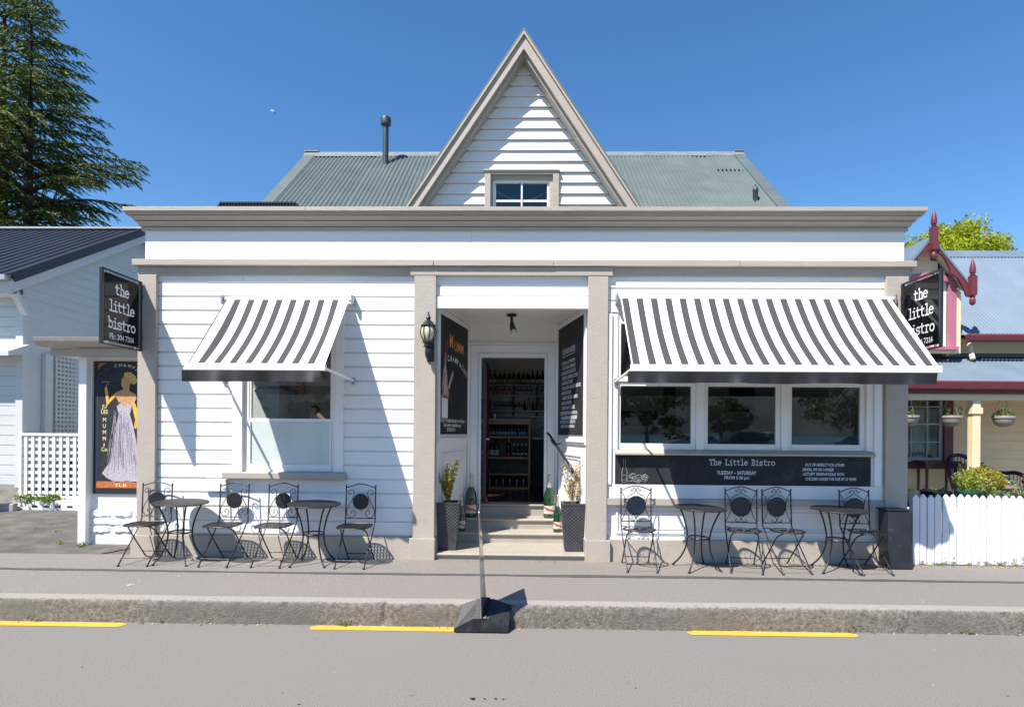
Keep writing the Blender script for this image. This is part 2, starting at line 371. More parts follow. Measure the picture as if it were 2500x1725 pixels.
# behind the camera, seen only mirrored in the windows: sea and hill
struct(MB().face([(-1500,-1490,-.27),(1500,-1490,-.27),(1500,-58,-.27),(-1500,-58,-.27)]).build('sea', mat('sea_water', (.03,.16,.19), .25, var=.1, vs=.02)))
mb = MB()
def hillz(x, y): 
    return max(-2, (150+60*sin(x*.004+1)+35*sin(x*.011)+14*sin(x*.03+2))*max(0, min(1, (-y-700)/520))**.8 + 8*sin(x*.05)*sin(y*.04))
mb.grid(lambda a,b: (-1400+2800*a, -700-700*b, hillz(-1400+2800*a, -700-700*b)-(3 if b == 0 else 0)), 90, 14)
struct(mb.build('hill', mat('hill_forest', (.09,.12,.12), .95, var=.35, vs=.02), smooth=80))

# ------------------------------------------------------------------ the bistro building
B = thing('bistro_building', (0,0,0), 'white weatherboard restaurant building with taupe trim and a steep pointed gable', 'building')
def cladding(mb, x0, x1, z0, z1, y, pitch, holes=(), groove=.022, back=.032, jit=.0012, seed=1, xf=None):
    r = random.Random(seed); z = z0
    def strip(za, zb, yf, m=0):
        if zb-za < .002: return
        cuts = sorted({za, zb, *[h[2] for h in holes if za < h[2] < zb], *[h[3] for h in holes if za < h[3] < zb]})
        for a, b in zip(cuts, cuts[1:]):
            mid = (a+b)/2; segs = [xf(mid) if xf else (x0, x1)]
            for h in holes:
                if h[2] < mid < h[3]:
                    segs = [q for s_ in segs for q in ((s_[0], min(s_[1], h[0])), (max(s_[0], h[1]), s_[1])) if q[1]-q[0] > .002]
            for s_ in segs:
                if s_[1]-s_[0] > 1.6 and yf < y+.01 and r.random() < .55:
                    jx = r.uniform(s_[0]+.3, s_[1]-.3); mb.box(s_[0], jx-.0015, yf, y+back, a, b, m); mb.box(jx+.0015, s_[1], yf+.001, y+back, a, b, m)
                else: mb.box(s_[0], s_[1], yf, y+back, a, b, m)
    while z < z1-.001:
        zt = min(z+pitch, z1); j = r.uniform(-jit, jit)
        strip(z, min(z+groove, zt), y+min(.022, groove)); strip(min(z+groove, zt), zt, y+j)
        z += pitch
# left front wall, its window opening at x -3.45..-2.29, z 1.045..2.93
HL = (-3.42,-2.29,1.045,2.93)
mb = MB(); cladding(mb, -4.46, -1.33, .262, 3.45, 0, .172, [HL]); mb.build('front_wall', WHITE, B)
mb = MB()
for q in ((-4.46,HL[0],.26,3.45),(HL[1],-1.33,.26,3.45),(HL[0],HL[1],.26,HL[2]),(HL[0],HL[1],HL[3],3.45)): mb.box(q[0],q[1],.0325,.14,q[2],q[3])
mb.build('wall_lining', WHITE2, B)
# right front: head boards, window wall, panelled apron
mb = MB(); cladding(mb, 1.018, 4.39, 3.0, 3.45, 0, .15, seed=3)
mb.box(1.018,1.15,.0,.14,.93,3.0); mb.box(4.24,4.39,.0,.14,.93,3.0)
mb.box(1.018,4.39,.03,.14,.26,.93)
mb.build('front_wall', WHITE, B)
mb = MB()
mb.box(1.02,4.388,-.012,.03,.765,.93)                                # board below the chalkboard
def mould(mb, x0, x1, z0, z1, y, w=.03, d=.018):
    mb.box(x0,x1,y-d,y,z1-w,z1); mb.box(x0,x1,y-d,y,z0,z0+w); mb.box(x0,x0+w,y-d,y,z0+w,z1-w); mb.box(x1-w,x1,y-d,y,z0+w,z1-w)
for a, b in ((1.14,4.26),): mould(mb, a, b, .33, .65, .03, .028, .022); mould(mb, a+.05, b-.05, .38, .60, .03, .014, .012)
mb.box(1.02,4.388,.012,.03,.655,.68); mb.box(1.02,4.388,.008,.03,.262,.29)
mb.build('panelling', WHITE, B, bevel=.003)
MB().box(1.02,4.388,-.045,.03,.68,.764).build('apron_rail', TAUPEW, B, bevel=.006)
for q in ((-4.43,-1.372),(1.062,4.36)): MB().box(q[0],q[1],-.03,.03,-.05,.262).build('base_board', TAUPE, B, bevel=.004)
# door head between the two inner pilasters
mb = MB(); cladding(mb, -1.07, .775, 3.20, 3.45, 0, .125, seed=5); mb.box(-1.07,.775,.0325,.10,3.2,3.45); mb.build('head_wall', WHITE, B)
MB().box(-1.075,.78,-.03,.09,3.055,3.20).build('entrance_beam', WHITE2, B, bevel=.003)
# pilasters with plinths
for x0, x1, p0, p1 in ((-4.68,-4.46,-4.73,-4.43),(-1.333,-1.07,-1.37,-1.06),(.775,1.018,.755,1.06),(4.39,4.66,4.36,4.70)):
    pl = MB().box(x0,x1,-.055,.12,.26,3.45).build('pilaster', TAUPE, B, bevel=.005)
    MB().box(p0,p1,-.085,.12,-.06,.259).build('plinth', TAUPE, pl, bevel=.006)
# fascia, moulding, frieze, cornice
mb = MB(); mb.box(-4.70,4.70,-.035,.14,3.4505,3.555); mb.box(-1.38,1.07,-.06,-.035,3.4505,3.553); mb.build('fascia_board', TAUPEW, B, bevel=.003)
mb = MB()
for a, b in ((-4.73,-1.10),(-1.093,.35),(.353,2.6),(2.604,4.73)): mb.box(a,b,-.098+(.004 if a > 0 else 0),.14,3.556,3.63-(.004 if a > 2 else 0))
mb.build('moulding', TAUPEW, B, bevel=.004)
fz = MB().box(-4.63,4.63,0,.14,3.631,4.02).build('frieze', WHITE, B)
rn_ = random.Random(8); nl = MB()
for i in range(70):
    x = rn_.uniform(-4.5, 4.5); z = 3.80+rn_.uniform(-.012,.012); nl.box(x-.006,x+.006,-.0015,.001,z-.005,z+.005)
st_ = struct(nl.build('nail_heads', mat('dulled_nail_heads', (.5,.48,.45), .6), fz), 'stuff')
MB().box(-.652,-.648,-.001,.0,3.64,4.0).build('board_joint', mat('joint_shadow_gap', (.45,.44,.43), .8), fz)
mb = MB()
cp = [(.0,4.0),(.03,4.0),(.03,4.04),(.012,4.042),(.012,4.048),(.05,4.05),(.052,4.062),(.06,4.08),(.078,4.092),(.085,4.094),(.06,4.096),(.06,4.102),(.09,4.104),(.094,4.118),(.108,4.134),(.132,4.145),(.11,4.148),(.11,4.153),(.15,4.154),(.15,4.182),(.165,4.184),(.165,4.236),(-.2,4.237)]
def ringpt(o, z): return [(-4.63-o,3.2,z),(-4.63-o,-o,z),(4.63+o,-o,z),(4.63+o,3.2,z)]
rings = [ringpt(*q) for q in cp]
for a, b in zip(rings, rings[1:]):
    for i in range(3): mb.face([a[i],a[i+1],b[i+1],b[i]])
mb.build('cornice', TAUPEW, B)
mb = MB()
for a, b in ((-4.80,-2.62),(-2.617,.3),(.303,2.3),(2.303,4.80)): mb.box(a,b,-.1745+(.002 if a > 0 else 0),-.1655,4.19,4.2385)
mb.build('cornice_cap', TAUPEW, B, bevel=.002)
mb = MB(); mb.box(4.44,4.55,.15,6,-.05,4.0); mb.box(4.56,4.63,.15,3.2,3.45,4.0); mb.build('side_wall', WHITE, B)
mb = MB(); mb.box(-4.55,-4.46,.15,.75,-.05,4.0); mb.box(-4.55,-4.46,1.68,6,-.05,4.0); mb.box(-4.55,-4.46,.75,1.68,-.05,1.9); mb.box(-4.55,-4.46,.75,1.68,3.3,4.0); mb.box(-4.63,-4.5505,.15,3.2,3.45,4.0); mb.build('side_wall', WHITE, B)  # unseen opening added in the left wall to let sun onto the fridge
MB().box(-4.55,4.55,5.95,6.05,-.05,4.0).build('rear_wall', WHITE, B)
# entrance: steps, splayed walls, ceiling, door frame
mb = []
for i, (ya, yb, z) in enumerate(((-.05,.70,.075),(.66,1.03,.206),(.99,1.36,.347),(1.32,1.60,.513))):
    xl = -1.07+.19*max(0, ya)/1.37*1.3; xr = .78-.2*max(0, ya)/1.37*1.3
    s_ = MB(); s_.box(xl+.002*i-.05,xr+.05-.002*i,ya+.03,yb+.06,-.05+.002*i,z-.03)
    s_.prism([(ya+.01,z-.03),(ya,z-.02),(ya,z-.008),(ya+.008,z),(yb+.05,z),(yb+.05,z-.0295)], 'x', xl-.05+.003*i, xr+.05-.003*i)
    s_.build('step', mat('step_paint%d' % i, (.36,.325,.275), .6, var=.06, vs=4, bump=.3, bs=25, dirt=(.3,.26,.21), dth=(.55,.75), dsc=6), B)
LA, LB = Vector((-1.068,.09)), Vector((-.81,1.37)); RA, RB = Vector((.775,.09)), Vector((.50,1.37))
def splay(A, Bq, sgn):
    d = (Bq-A); L = d.length; t = d/L; n2 = Vector((t.y, -t.x))*(1 if sgn > 0 else -1)      # n2 points into the porch
    def P(s, off, z): q = A+t*s+n2*off; return (q.x, q.y, z)
    def slab(mb, s0, s1, o0, o1, z0, z1, m=0):
        mb.raw([P(s0,o0,z0),P(s1,o0,z0),P(s1,o1,z0),P(s0,o1,z0),P(s0,o0,z1),P(s1,o0,z1),P(s1,o1,z1),P(s0,o1,z1)],
               [(0,3,2,1),(4,5,6,7),(0,1,5,4),(1,2,6,5),(2,3,7,6),(3,0,4,7)], m)
    return L, P, slab, t, n2
splays = {}
for key, A, Bq, sg in (('l', LA, LB, 1), ('r', RA, RB, -1)):
    L, P, slab, t, n2 = splay(A, Bq, sg); splays[key] = (L, P, slab, t, n2)
    mb = MB(); slab(mb, 0, L+.02, -.08, 0, 0.0, 3.12)
    slab(mb, 0, L, .0, .035, 1.43, 1.475); slab(mb, 0, L, .0, .02, 1.40, 1.43)        # cap under the chalkboard
    slab(mb, .0, .07, .0, .018, 1.476, 3.06); slab(mb, L-.05, L, .0, .018, 1.476, 3.06); slab(mb, .07, L-.05, 0, .018, 3.03, 3.09)
    for s0, s1, z0, z1 in ((.12,L-.12,.48,1.28),):
        slab(mb, s0,s1,0,.02,z1-.03,z1); slab(mb, s0,s1,0,.02,z0,z0+.03); slab(mb, s0,s0+.03,0,.02,z0+.03,z1-.03); slab(mb, s1-.03,s1,0,.02,z0+.03,z1-.03)
        slab(mb, s0+.06,s1-.06,0,.01,z1-.075,z1-.06); slab(mb, s0+.06,s1-.06,0,.01,z0+.06,z0+.075)
    mb.build('porch_wall', WHITE2, B)
mb = MB()
for i in range(14): mb.box(-1.068,.773,.092+i*.092,.092+i*.092+.086,3.115,3.13)
mb.box(-1.068,.773,.092,1.4,3.131,3.15); mb.build('porch_ceiling', WHITE2, B)
mb = MB()                                                             # wall round the door and architrave
Yd = 1.37
for q in ((-.83,-.618,.52,3.115),(.306,.52,.52,3.115),(-.618,.306,2.638,3.115)): mb.box(q[0],q[1],Yd,Yd+.12,q[2],q[3])
mb.build('door_wall', WHITE2, B)
mb = MB()
for o, w, d in ((.19,.035,.03),(.15,.10,.018),(.03,.035,.026)):
    x0, x1, zt = -.618-o, .306+o, 2.638+o+.02
    mb.box(x0,x0+w,Yd-d,Yd,.514,zt-w); mb.box(x1-w,x1,Yd-d,Yd,.514,zt-w); mb.box(x0,x1,Yd-d,Yd,zt-w,zt)
mb.build('door_frame', WHITE2, B, bevel=.003)
# open door leaf folded against the left jamb
dl = MB().box(-.600,-.555,Yd+.125,Yd+.98,.54,2.60).build('door', mat('black_door_paint', (.03,.03,.035), .4, var=.2), B, bevel=.003)
MB().tube([(-.55,Yd+.16,1.45),(-.51,Yd+.16,1.45),(-.51,Yd+.20,1.45)], .012).build('handle', METAL, dl, smooth=True)
# interior
MB().box(-4.45,4.43,1.62,5.94,.40,.509).build('floor', FLOORW, B)
for q in ((-4.45,-1.13),(.83,4.43)): MB().box(q[0],q[1],.142,1.62,.40,.508).build('floor', FLOORW, B)
mb = MB(); mb.box(-4.45,-1.1,.142,.66,3.16,3.2); mb.box(-4.45,-1.1,1.5,5.94,3.16,3.2); mb.box(-1.1,4.43,1.5,5.94,3.161,3.2); mb.box(.8,4.43,.142,.8,3.162,3.2); mb.box(.8,4.43,1.15,1.4995,3.162,3.2); mb.build('interior_ceiling', GREYIN, B)  # kitchen ceiling left open below the added roof light
KW = mat('kitchen_wall_paint', (.75,.75,.73), .5, var=.05)
mb = MB(); mb.box(-4.45,-1.14,3.5,3.56,.51,3.159); mb.box(-1.16,-1.12,.15,1.7,.51,3.159); mb.box(-1.16,-1.12,1.7,3.5,.51,1.3); mb.box(-1.16,-1.12,1.7,3.5,2.95,3.159); mb.box(-4.455,-4.43,.15,.75,.51,3.159); mb.box(-4.455,-4.43,1.68,3.5,.51,3.159); mb.box(-4.455,-4.43,.75,1.68,.51,1.9); mb.build('kitchen_wall', KW, B)  # side opening and bar hatch added to let light through
BW = mat('pale_grey_bar_wall', (.6,.6,.62), .6, var=.05)
for q in ((-1.115,1.4,4.75,4.8),(-1.115,-1.08,3.5,4.75),(.835,.87,.15,2.2)): MB().box(*q,.51,3.159).build('bar_wall', BW, B)
mb = MB(); mb.box(1.4,4.43,4.2,4.26,.51,3.159); mb.build('dining_room_wall', GREYIN, B)

# windows -----------------------------------------------------------------
def window(name, parent, x0, x1, z0, z1, y, fw_=.06, bars=(), vbars=(), mat_f=WHITE2, mat_g=GLASS, depth=.06, label=None):
    f = MB()
    f.box(x0,x0+fw_,y-depth/2,y+depth/2,z0,z1); f.box(x1-fw_,x1,y-depth/2,y+depth/2,z0,z1)
    f.box(x0+fw_,x1-fw_,y-depth/2,y+depth/2,z0,z0+fw_*1.3); f.box(x0+fw_,x1-fw_,y-depth/2,y+depth/2,z1-fw_*.9,z1)
    for zb, hb in bars: f.box(x0+fw_,x1-fw_,y-depth/2+.002,y+depth/2-.002,zb,zb+hb)
    for xb, wb in vbars: f.box(xb,xb+wb,y-depth/2+.004,y+depth/2-.004,z0+fw_*1.3,z1-fw_)
    wo = f.build(name, mat_f, parent, bevel=.003)
    if label: wo['label'] = label
    if mat_g: MB().box(x0+fw_*.6,x1-fw_*.6,y-.003,y+.003,z0+fw_*.6,z1-fw_*.6).build('pane', mat_g, wo)
    return wo
# left sash window, frosted lower half
wl = MB()
wl.box(-3.54,-3.42,-.03,.10,1.045,2.95); wl.box(-2.29,-2.19,-.03,.10,1.045,2.95); wl.box(-3.55,-2.18,-.035,.10,2.93,3.03)
wl.box(-3.42,-3.36,.02,.10,1.045,2.93); wl.box(-2.345,-2.29,.02,.10,1.045,2.93)
WLo = wl.build('window_casing', WHITE2, B, bevel=.003)
sl = MB(); sl.box(-3.36,-3.335,.03,.07,1.68,2.93); sl.box(-2.365,-2.345,.03,.07,1.68,2.93); sl.box(-3.335,-2.365,.03,.07,2.87,2.93); sl.box(-3.36,-2.345,.028,.072,1.665,1.70)
us = sl.build('sash', WHITE2, WLo, bevel=.002); MB().box(-3.34,-2.36,.048,.053,1.70,2.88).build('pane', GLASS, us)
sl = MB(); sl.box(-3.36,-3.335,.008,.048,1.05,1.664); sl.box(-2.365,-2.345,.008,.048,1.05,1.664); sl.box(-3.335,-2.365,.008,.048,1.05,1.135)
ls = sl.build('sash', WHITE2, WLo, bevel=.002)
mF, n, p = newmat('frosted_glass'); co = coords(n); v = N(n, 'TexVoronoi', Scale=95.0); n.links.new(co, v.inputs['Vector'])
no = N(n, 'TexNoise', Scale=2.0, Detail=6.0); n.links.new(coords(n, (2.5,1,.8)), no.inputs['Vector'])
n.links.new(mixc(n, ramp(n, no.outputs[0], .45, .7), (.56,.62,.60), (.50,.56,.54)), p.inputs['Base Color']); p.inputs['Roughness'].default_value = .3
p.inputs['Specular IOR Level'].default_value = .6
b = N(n, 'Bump', Strength=.5, Distance=.003); n.links.new(v.outputs['Distance'], b.inputs['Height']); n.links.new(b.outputs[0], p.inputs['Normal'])
MB().box(-3.34,-2.36,.026,.032,1.13,1.665).build('frosted_pane', mF, ls)
MB().box(-3.63,-2.15,-.10,.02,.958,1.044).build('window_sill', TAUPEW, WLo, bevel=.012)
# right window: three fixed lights with transoms
wr = MB()
for a, b in ((1.075,1.135),(2.115,2.205),(3.155,3.235),(4.19,4.27)): wr.box(a,b,-.005,.12,1.355,3.0)
wr.box(1.135,4.19,.02,.12,2.93,3.0); wr.box(1.02,1.0745,-.03,.12,.93,3.0); wr.box(4.271,4.36,-.03,.12,.93,3.0)
WR = wr.build('window_casing', WHITE2, B, bevel=.003)
for a, b in ((1.137,2.113),(2.207,3.153),(3.237,4.188)):
    window('window_light', WR, a, b, 1.356, 2.178, .065, .055, mat_g=GLASSR)
    window('window_light', WR, a, b, 2.181, 2.928, .045, .05, mat_g=GLASSR)
MB().prism([(-.10,1.29),(-.10,1.315),(.0,1.354),(.11,1.354),(.11,1.29)], 'x', 1.12, 4.25).build('window_sill', TAUPEW, WR, bevel=.004)
jb = MB().box(-3.86,-3.60,-.045,-.002,.80,.945).build('junction_box', WHITE2, B, bevel=.006)
MB().box(-3.602,-3.585,-.03,-.003,.945,1.0).build('conduit', WHITE2, jb)

# ------------------------------------------------------------------ gable and roof
GX, GZ = -.032, 7.18; SL = 1.505                                        # apex and slope of the rakes
GY = 1.10
hw = lambda z: (GZ-z)/SL
mb = MB(); cladding(mb, 0, 0, 4.05, 6.75, GY+.27, .157, [(-.50,.40,3.9,5.26)], groove=.012, back=.05, xf=lambda z: (GX-hw(z)+.20, GX+hw(z)-.20))
# overlap of the lapped boards: each leans out at its foot
z = 4.05
while z < 6.72:
    for a, b in (((GX-hw(z)+.21, -.50),(.40, GX+hw(z)-.21)) if z+.08 < 5.26 else ((GX-hw(z)+.21, GX+hw(z)-.21),)):
        if b-a > .05: 
            s0 = max(0.0, .155/SL)
            mb.raw([(a,GY+.235,z+.013),(b,GY+.235,z+.013),(b-(s0 if b > .41 or z > 5.2 else 0),GY+.268,z+.157),(a+(s0 if a < -.51 or z > 5.2 else 0),GY+.268,z+.157),(a,GY+.268,z+.013),(b,GY+.268,z+.013)],
                   [(0,1,2,3),(0,4,5,1)])
    z += .157
mb.build('gable_wall', WHITE, B)
def rake(side, o0, o1, y0, y1, name, mtl, z0=3.95, drop=0):
    """board following a rake: o0..o1 measured inwards horizontally from the outer line"""
    s = side; top0 = GZ-o0*SL-drop; top1 = GZ-o1*SL-drop
    pts = [(GX+s*(hw(z0)-o0), z0), (GX, top0), (GX, top1), (GX+s*(hw(z0)-o1), z0)]
    m_ = MB().prism(pts if s < 0 else pts[::-1], 'y', y0, y1); return m_
for s in (-1, 1):
    bb = MB()
    for (o0,o1,y0,y1) in ((0,.03,GY-.03,GY+.30),(.0305,.148,GY,GY+.06),(.1485,.166,GY-.02,GY+.26),(.1665,.205,GY+.05,GY+.26)):
        q = rake(s, o0, o1, y0, y1, '', None); bb.raw(q.v, q.f)
    bb.build('barge_board', TAUPEW, B)
    rf = MB(); x0 = hw(3.9)+.03
    rf.raw([(GX+s*x0,GY-.02,3.9),(GX,GY-.02,GZ+.05),(GX,6.5,GZ+.05),(GX+s*x0,6.5,3.9),(GX+s*x0,GY-.02,3.87),(GX,GY-.02,GZ+.012),(GX,6.5,GZ+.012),(GX+s*x0,6.5,3.87)],
           [(0,1,2,3),(7,6,5,4),(0,4,5,1)])
    rf.build('gable_roof', ROOFG, B)
gw = MB()
gw.box(-.585,-.50,GY+.20,GY+.34,3.9,5.31); gw.box(.40,.485,GY+.20,GY+.34,3.9,5.31); gw.box(-.50,.40,GY+.20,GY+.34,5.27,5.31); gw.box(-.60,.50,GY+.18,GY+.34,5.3105,5.335)
gw.box(-.50,-.452,GY+.25,GY+.34,3.9,5.215); gw.box(.352,.40,GY+.25,GY+.34,3.9,5.215); gw.box(-.50,.40,GY+.25,GY+.34,5.2155,5.2695)
GWo = gw.build('gable_window_casing', TAUPEW, B)
w = MB(); w.box(-.452,-.425,GY+.28,GY+.33,3.9,5.215); w.box(.32,.352,GY+.28,GY+.33,3.9,5.215); w.box(-.425,.32,GY+.28,GY+.33,5.17,5.215); w.box(-.06,-.037,GY+.275,GY+.33,3.9,5.17); w.box(-.425,.32,GY+.29,GY+.33,4.90,4.93)
gs = w.build('sash', WHITE2, GWo); MB().box(-.44,.34,GY+.305,GY+.31,3.9,5.19).build('pane', GLASS, gs)
mb = MB(); mb.box(-.9,.8,GY+1.2,GY+1.25,3.8,5.6); mb.box(-.9,-.85,GY+.35,GY+1.2,3.8,5.6); mb.box(.75,.8,GY+.35,GY+1.2,3.8,5.6); mb.box(-.9,.8,GY+.35,GY+1.25,5.6,5.65); mb.build('attic_room', DARK, B)
# main roof (corrugated iron)
def corr(mb, x0, x1, ya, za, yb, zb, pitch=.075, amp=.016, m=0, n=6):
    k = int((x1-x0)/pitch*n); L = sqrt((yb-ya)**2+(zb-za)**2); ny, nz = -(zb-za)/L, (yb-ya)/L; vs = []
    for i in range(k+1):
        x = x0+(x1-x0)*i/k; h = amp*sin(2*pi*i/n)
        vs += [(x, ya+ny*h, za+nz*h), (x, yb+ny*h, zb+nz*h)]
    mb.raw(vs, [(2*i,2*i+2,2*i+3,2*i+1) for i in range(k)], m)
ey, ez, ry, rz = .9, 4.0, 4.26, 6.94
sl_ = (rz-ez)/(ry-ey)
mb = MB()
corr(mb, -4.2, 4.15, ey, ez, ry, rz); corr(mb, -4.2, 4.15, ry+.0, rz, ry+3.2, rz-3.2*sl_)
mb.build('roof', ROOFG, B, smooth=80)
for a, b, t0 in ((-2.9,-.9,.12),(3.4,3.95,.78),(-3.6,-3.0,.10),(1.4,3.2,.07)):
    mb = MB(); corr(mb, a+.0375*2, b, ey+(ry-ey)*t0-.006, ez+(rz-ez)*t0+.008, ry-.01, rz+.004); mb.build('roof_sheet', ROOFG, B, smooth=80)
for s, xe in ((-1,-4.24),(1,4.20)):
    v_ = MB(); a = Vector((0,-(rz-ez),(ry-ey))).normalized()*.02
    v_.raw([(xe,ey,ez+.03),(xe-s*.20,ey,ez+.03),(xe-s*.20,ry,rz+.03),(xe,ry,rz+.03),(xe,ey,ez-.12),(xe,ry,rz-.12)],
           [(0,1,2,3),(0,3,5,4)]); v_.build('verge_flashing', ROOFG, B)
mb = MB(); mb.raw([(-4.26,ry-.14,rz-.10),(4.22,ry-.14,rz-.10),(4.22,ry,rz+.045),(-4.26,ry,rz+.045),(4.22,ry+.14,rz-.1),(-4.26,ry+.14,rz-.1)], [(0,1,2,3),(3,2,4,5)])
mb.box(-4.28,-4.0,ry-.03,ry+.05,rz+.0455,rz+.07); mb.box(4.05,4.24,ry-.03,ry+.05,rz+.0455,rz+.07)
mb.build('ridge_cap', mat('weathered_ridge', (.17,.19,.19), .6, var=.2, vs=5, dirt=(.4,.41,.41), dth=(.58,.68), dsc=12), B)
FLM = mat('flue_paint', (.045,.065,.075), .45, .2, var=.2)
fl = MB().lathe([(.054,0),(.054,.26),(.058,.265),(.058,.28),(.054,.285),(.054,.9)], (-2.6,3.8,6.42), 16).build('flue_pipe', FLM, B, smooth=True)
MB().lathe([(.056,0),(.094,.03),(.096,.04),(.096,.14),(.09,.16),(.05,.185),(.0,.19)], (-2.6,3.8,7.24), 18).build('cowl', FLM, fl, smooth=True)
vp = MB().lathe([(.042,-.05),(.042,.16),(.046,.165),(.046,.2),(.03,.24),(.012,.25),(.012,.28)], (3.75,2.42,5.30), 14).build('vent_pipe', FLM, B, smooth=True)
pn = MB()
pn.obox((-4.0,.55,4.555),(-3.0,.55,4.555),.06,.02)
for i in range(26): pn.box(-3.99+i*.04,-3.982+i*.04,.50,.53,4.505,4.545)
pn.box(-4.02,-2.98,.50,.53,4.49,4.505); pn.box(-4.02,-2.98,.53,1.4,4.50,4.54)
pn.box(-3.9,-3.85,.6,1.3,3.9,4.50); pn.box(-3.15,-3.1,.6,1.3,3.9,4.50)
pn.build('roof_grille', BLACK, B)
MB().box(1.75,2.45,GY-.15,GY+.1,4.42,4.455).build('roof_flashing', FLM, B)
mb = MB(); mb.box(-4.5,-4.42,.2,1.3,3.9,3.95); mb.box(-1.5,1.3,.2,1.3,3.9,3.95); mb.box(4.3,4.5,.2,1.3,3.9,3.95); mb.box(-4.42,-1.5,.2,.42,3.9,3.95); mb.box(-4.42,-1.5,.88,1.3,3.9,3.95); mb.box(1.3,4.3,.2,1.3,3.9,3.95); mb.build('flat_roof', ROOFG, B)  # gap on the left left open for the added roof light
MB().box(-4.44,-1.48,.40,.90,3.955,3.965).build('added_skylight', glassmat('added_skylight_glass', (.9,.93,.93), 1.0), B)  # unseen roof light, added to let sun in and brighten the kitchen

r_ = random.Random(77); mb = MB()
def spot(x, y, rx, ry, z):
    n = 12; p0 = r_.uniform(0,6); mb.face([(x+rx*cos(2*pi*i/n)*(1+.25*sin(i*1.7+p0)), y+ry*sin(2*pi*i/n)*(1+.25*cos(i*2.3+p0)), z) for i in range(n)])
for px_, py_, w_ in ((1155,1704,9),(1183,1704,4),(1210,1704,5),(1229,1705,4),(1237,1704,2),(730,1717,4),(1552,1678,3),(1535,1665,2),(780,1630,2),(1300,1665,2),(215,1627,3),(1005,1696,3),(690,1690,2)):
    q = atz(px_, py_, -.236); spot(q.x, q.y, w_*.0022, w_*.0018, -.236)
struct(mb.build('oil_drips', mat('oil_stain', (.02,.018,.018), .5)), 'stuff', 'dark oil drips on the road near the bottom of the photo')
mb = MB()
for px_, py_, w_ in ((327,1427,10),(337,1426,6),(350,1417,4),(372,1399,3),(566,1402,5),(445,1405,5),(596,1404,4),(545,1385,3),(1750,1400,4),(1630,1405,5),(1661,1414,3),(1700,1425,3),(1980,1420,3),(2140,1395,3),(1360,1410,3),(1345,1392,3)):
    q = atz(px_, py_, -.01); q = atz(px_, py_, pz(q.y)+.003); spot(q.x, q.y, w_*.0022, w_*.0020, pz(q.y)+.003)
struct(mb.build('bird_droppings', mat('white_dropping', (.6,.59,.56), .8)), 'stuff', 'small white droppings and specks on the pavement')
# ------------------------------------------------------------------ awnings
STRW = mat('awning_white_canvas', (.78,.78,.78), .8, var=.02, vs=30); STRG = mat('awning_grey_canvas', (.052,.048,.052), .85, var=.12, vs=120)
VAL = mat('black_vinyl', (.014,.012,.014), .55, var=.2, vs=6)
def awning(x0, x1, b0, b1, zt, zf, yf, stripes, label):
    a = thing('awning', ((x0+x1)/2, -.05, zt), label, 'awning')
    nv = 10; mb = MB(); xw = x1-x0
    def P(s, t):
        e = min(1, 8*min(s, 1-s)); sag = .075*sin(pi*t)*e
        return ((x0+xw*s)*(1-t)+(b0+(b1-b0)*s)*t, -.06+(yf+.06)*t+sag*.6, zt+(zf-zt)*t-sag*.5)
    for (s0, s1, c) in stripes:
        k = max(1, int((s1-s0)*xw/.05)); mb.grid(lambda u,v: P(s0+(s1-s0)*u, v), k, nv, c)
    mb.build('canopy', [STRW, STRG], a, smooth=80)
    MB().box(b0-.015,b1+.015,yf-.035,yf+.015,zf-.065,zf+.008).build('front_bar', WHITE2, a, bevel=.006)
    r_ = random.Random(int(x0*10)); ph = [r_.uniform(0,6) for _ in range(3)]
    MB().grid(lambda u,v: (b0-.045+(b1-b0+.01)*u, yf-.03+.02*v*(sin(u*xw*7+ph[0])+.6*sin(u*xw*17+ph[1])+.5*sin(u*xw*31+ph[2])), zf-.066-.118*v-.004*v*sin(u*xw*5)), int(xw*24), 4).build('valance', VAL, a, smooth=80)
    MB().tube([(x0-.03,-.05,zt-.005),(x1+.03,-.05,zt-.005)], .028, 10).build('roller', WHITE2, a, smooth=True)
    for x in (x0-.045, x1+.045):
        MB().box(x-.012,x+.012,-.10,-.001,zt-.07,zt+.045).build('bracket', METAL, a, bevel=.004)
        MB().obox((x, -.012, zf-.085), ((b0+.0 if x < (x0+x1)/2 else b1-.0), yf+.02, zf-.04), .022, .022).build('arm', WHITE2, a)
        MB().box(x-.02,x+.02,-.028,-.001,zf-.13,zf-.05).build('arm_bracket', METAL, a, bevel=.003)
    return a
def stripes(n, first, dark, period, tot, edge=0):
    L = []; x = 0.0
    if edge: L.append((0, edge/tot, 1)); x = edge
    s = first
    for i in range(n):
        L.append((x/tot, s/tot, 0)); e = min(tot, s+dark); L.append((s/tot, e/tot, 1)); x = e; s += period
    if x < tot-.001: L.append((x/tot, 1, 0))
    return L
awning(-3.60,-2.12,-3.55,-2.10,3.155,2.252,-.98, stripes(8, .10, .076, .169, 1.48, .012), 'shorter grey and white striped awning over the kitchen window')
awning(1.165,4.435,1.135,4.37,3.185,2.262,-1.0, stripes(19, .015, .08, .1735, 3.27), 'long grey and white striped awning over the three-part window')

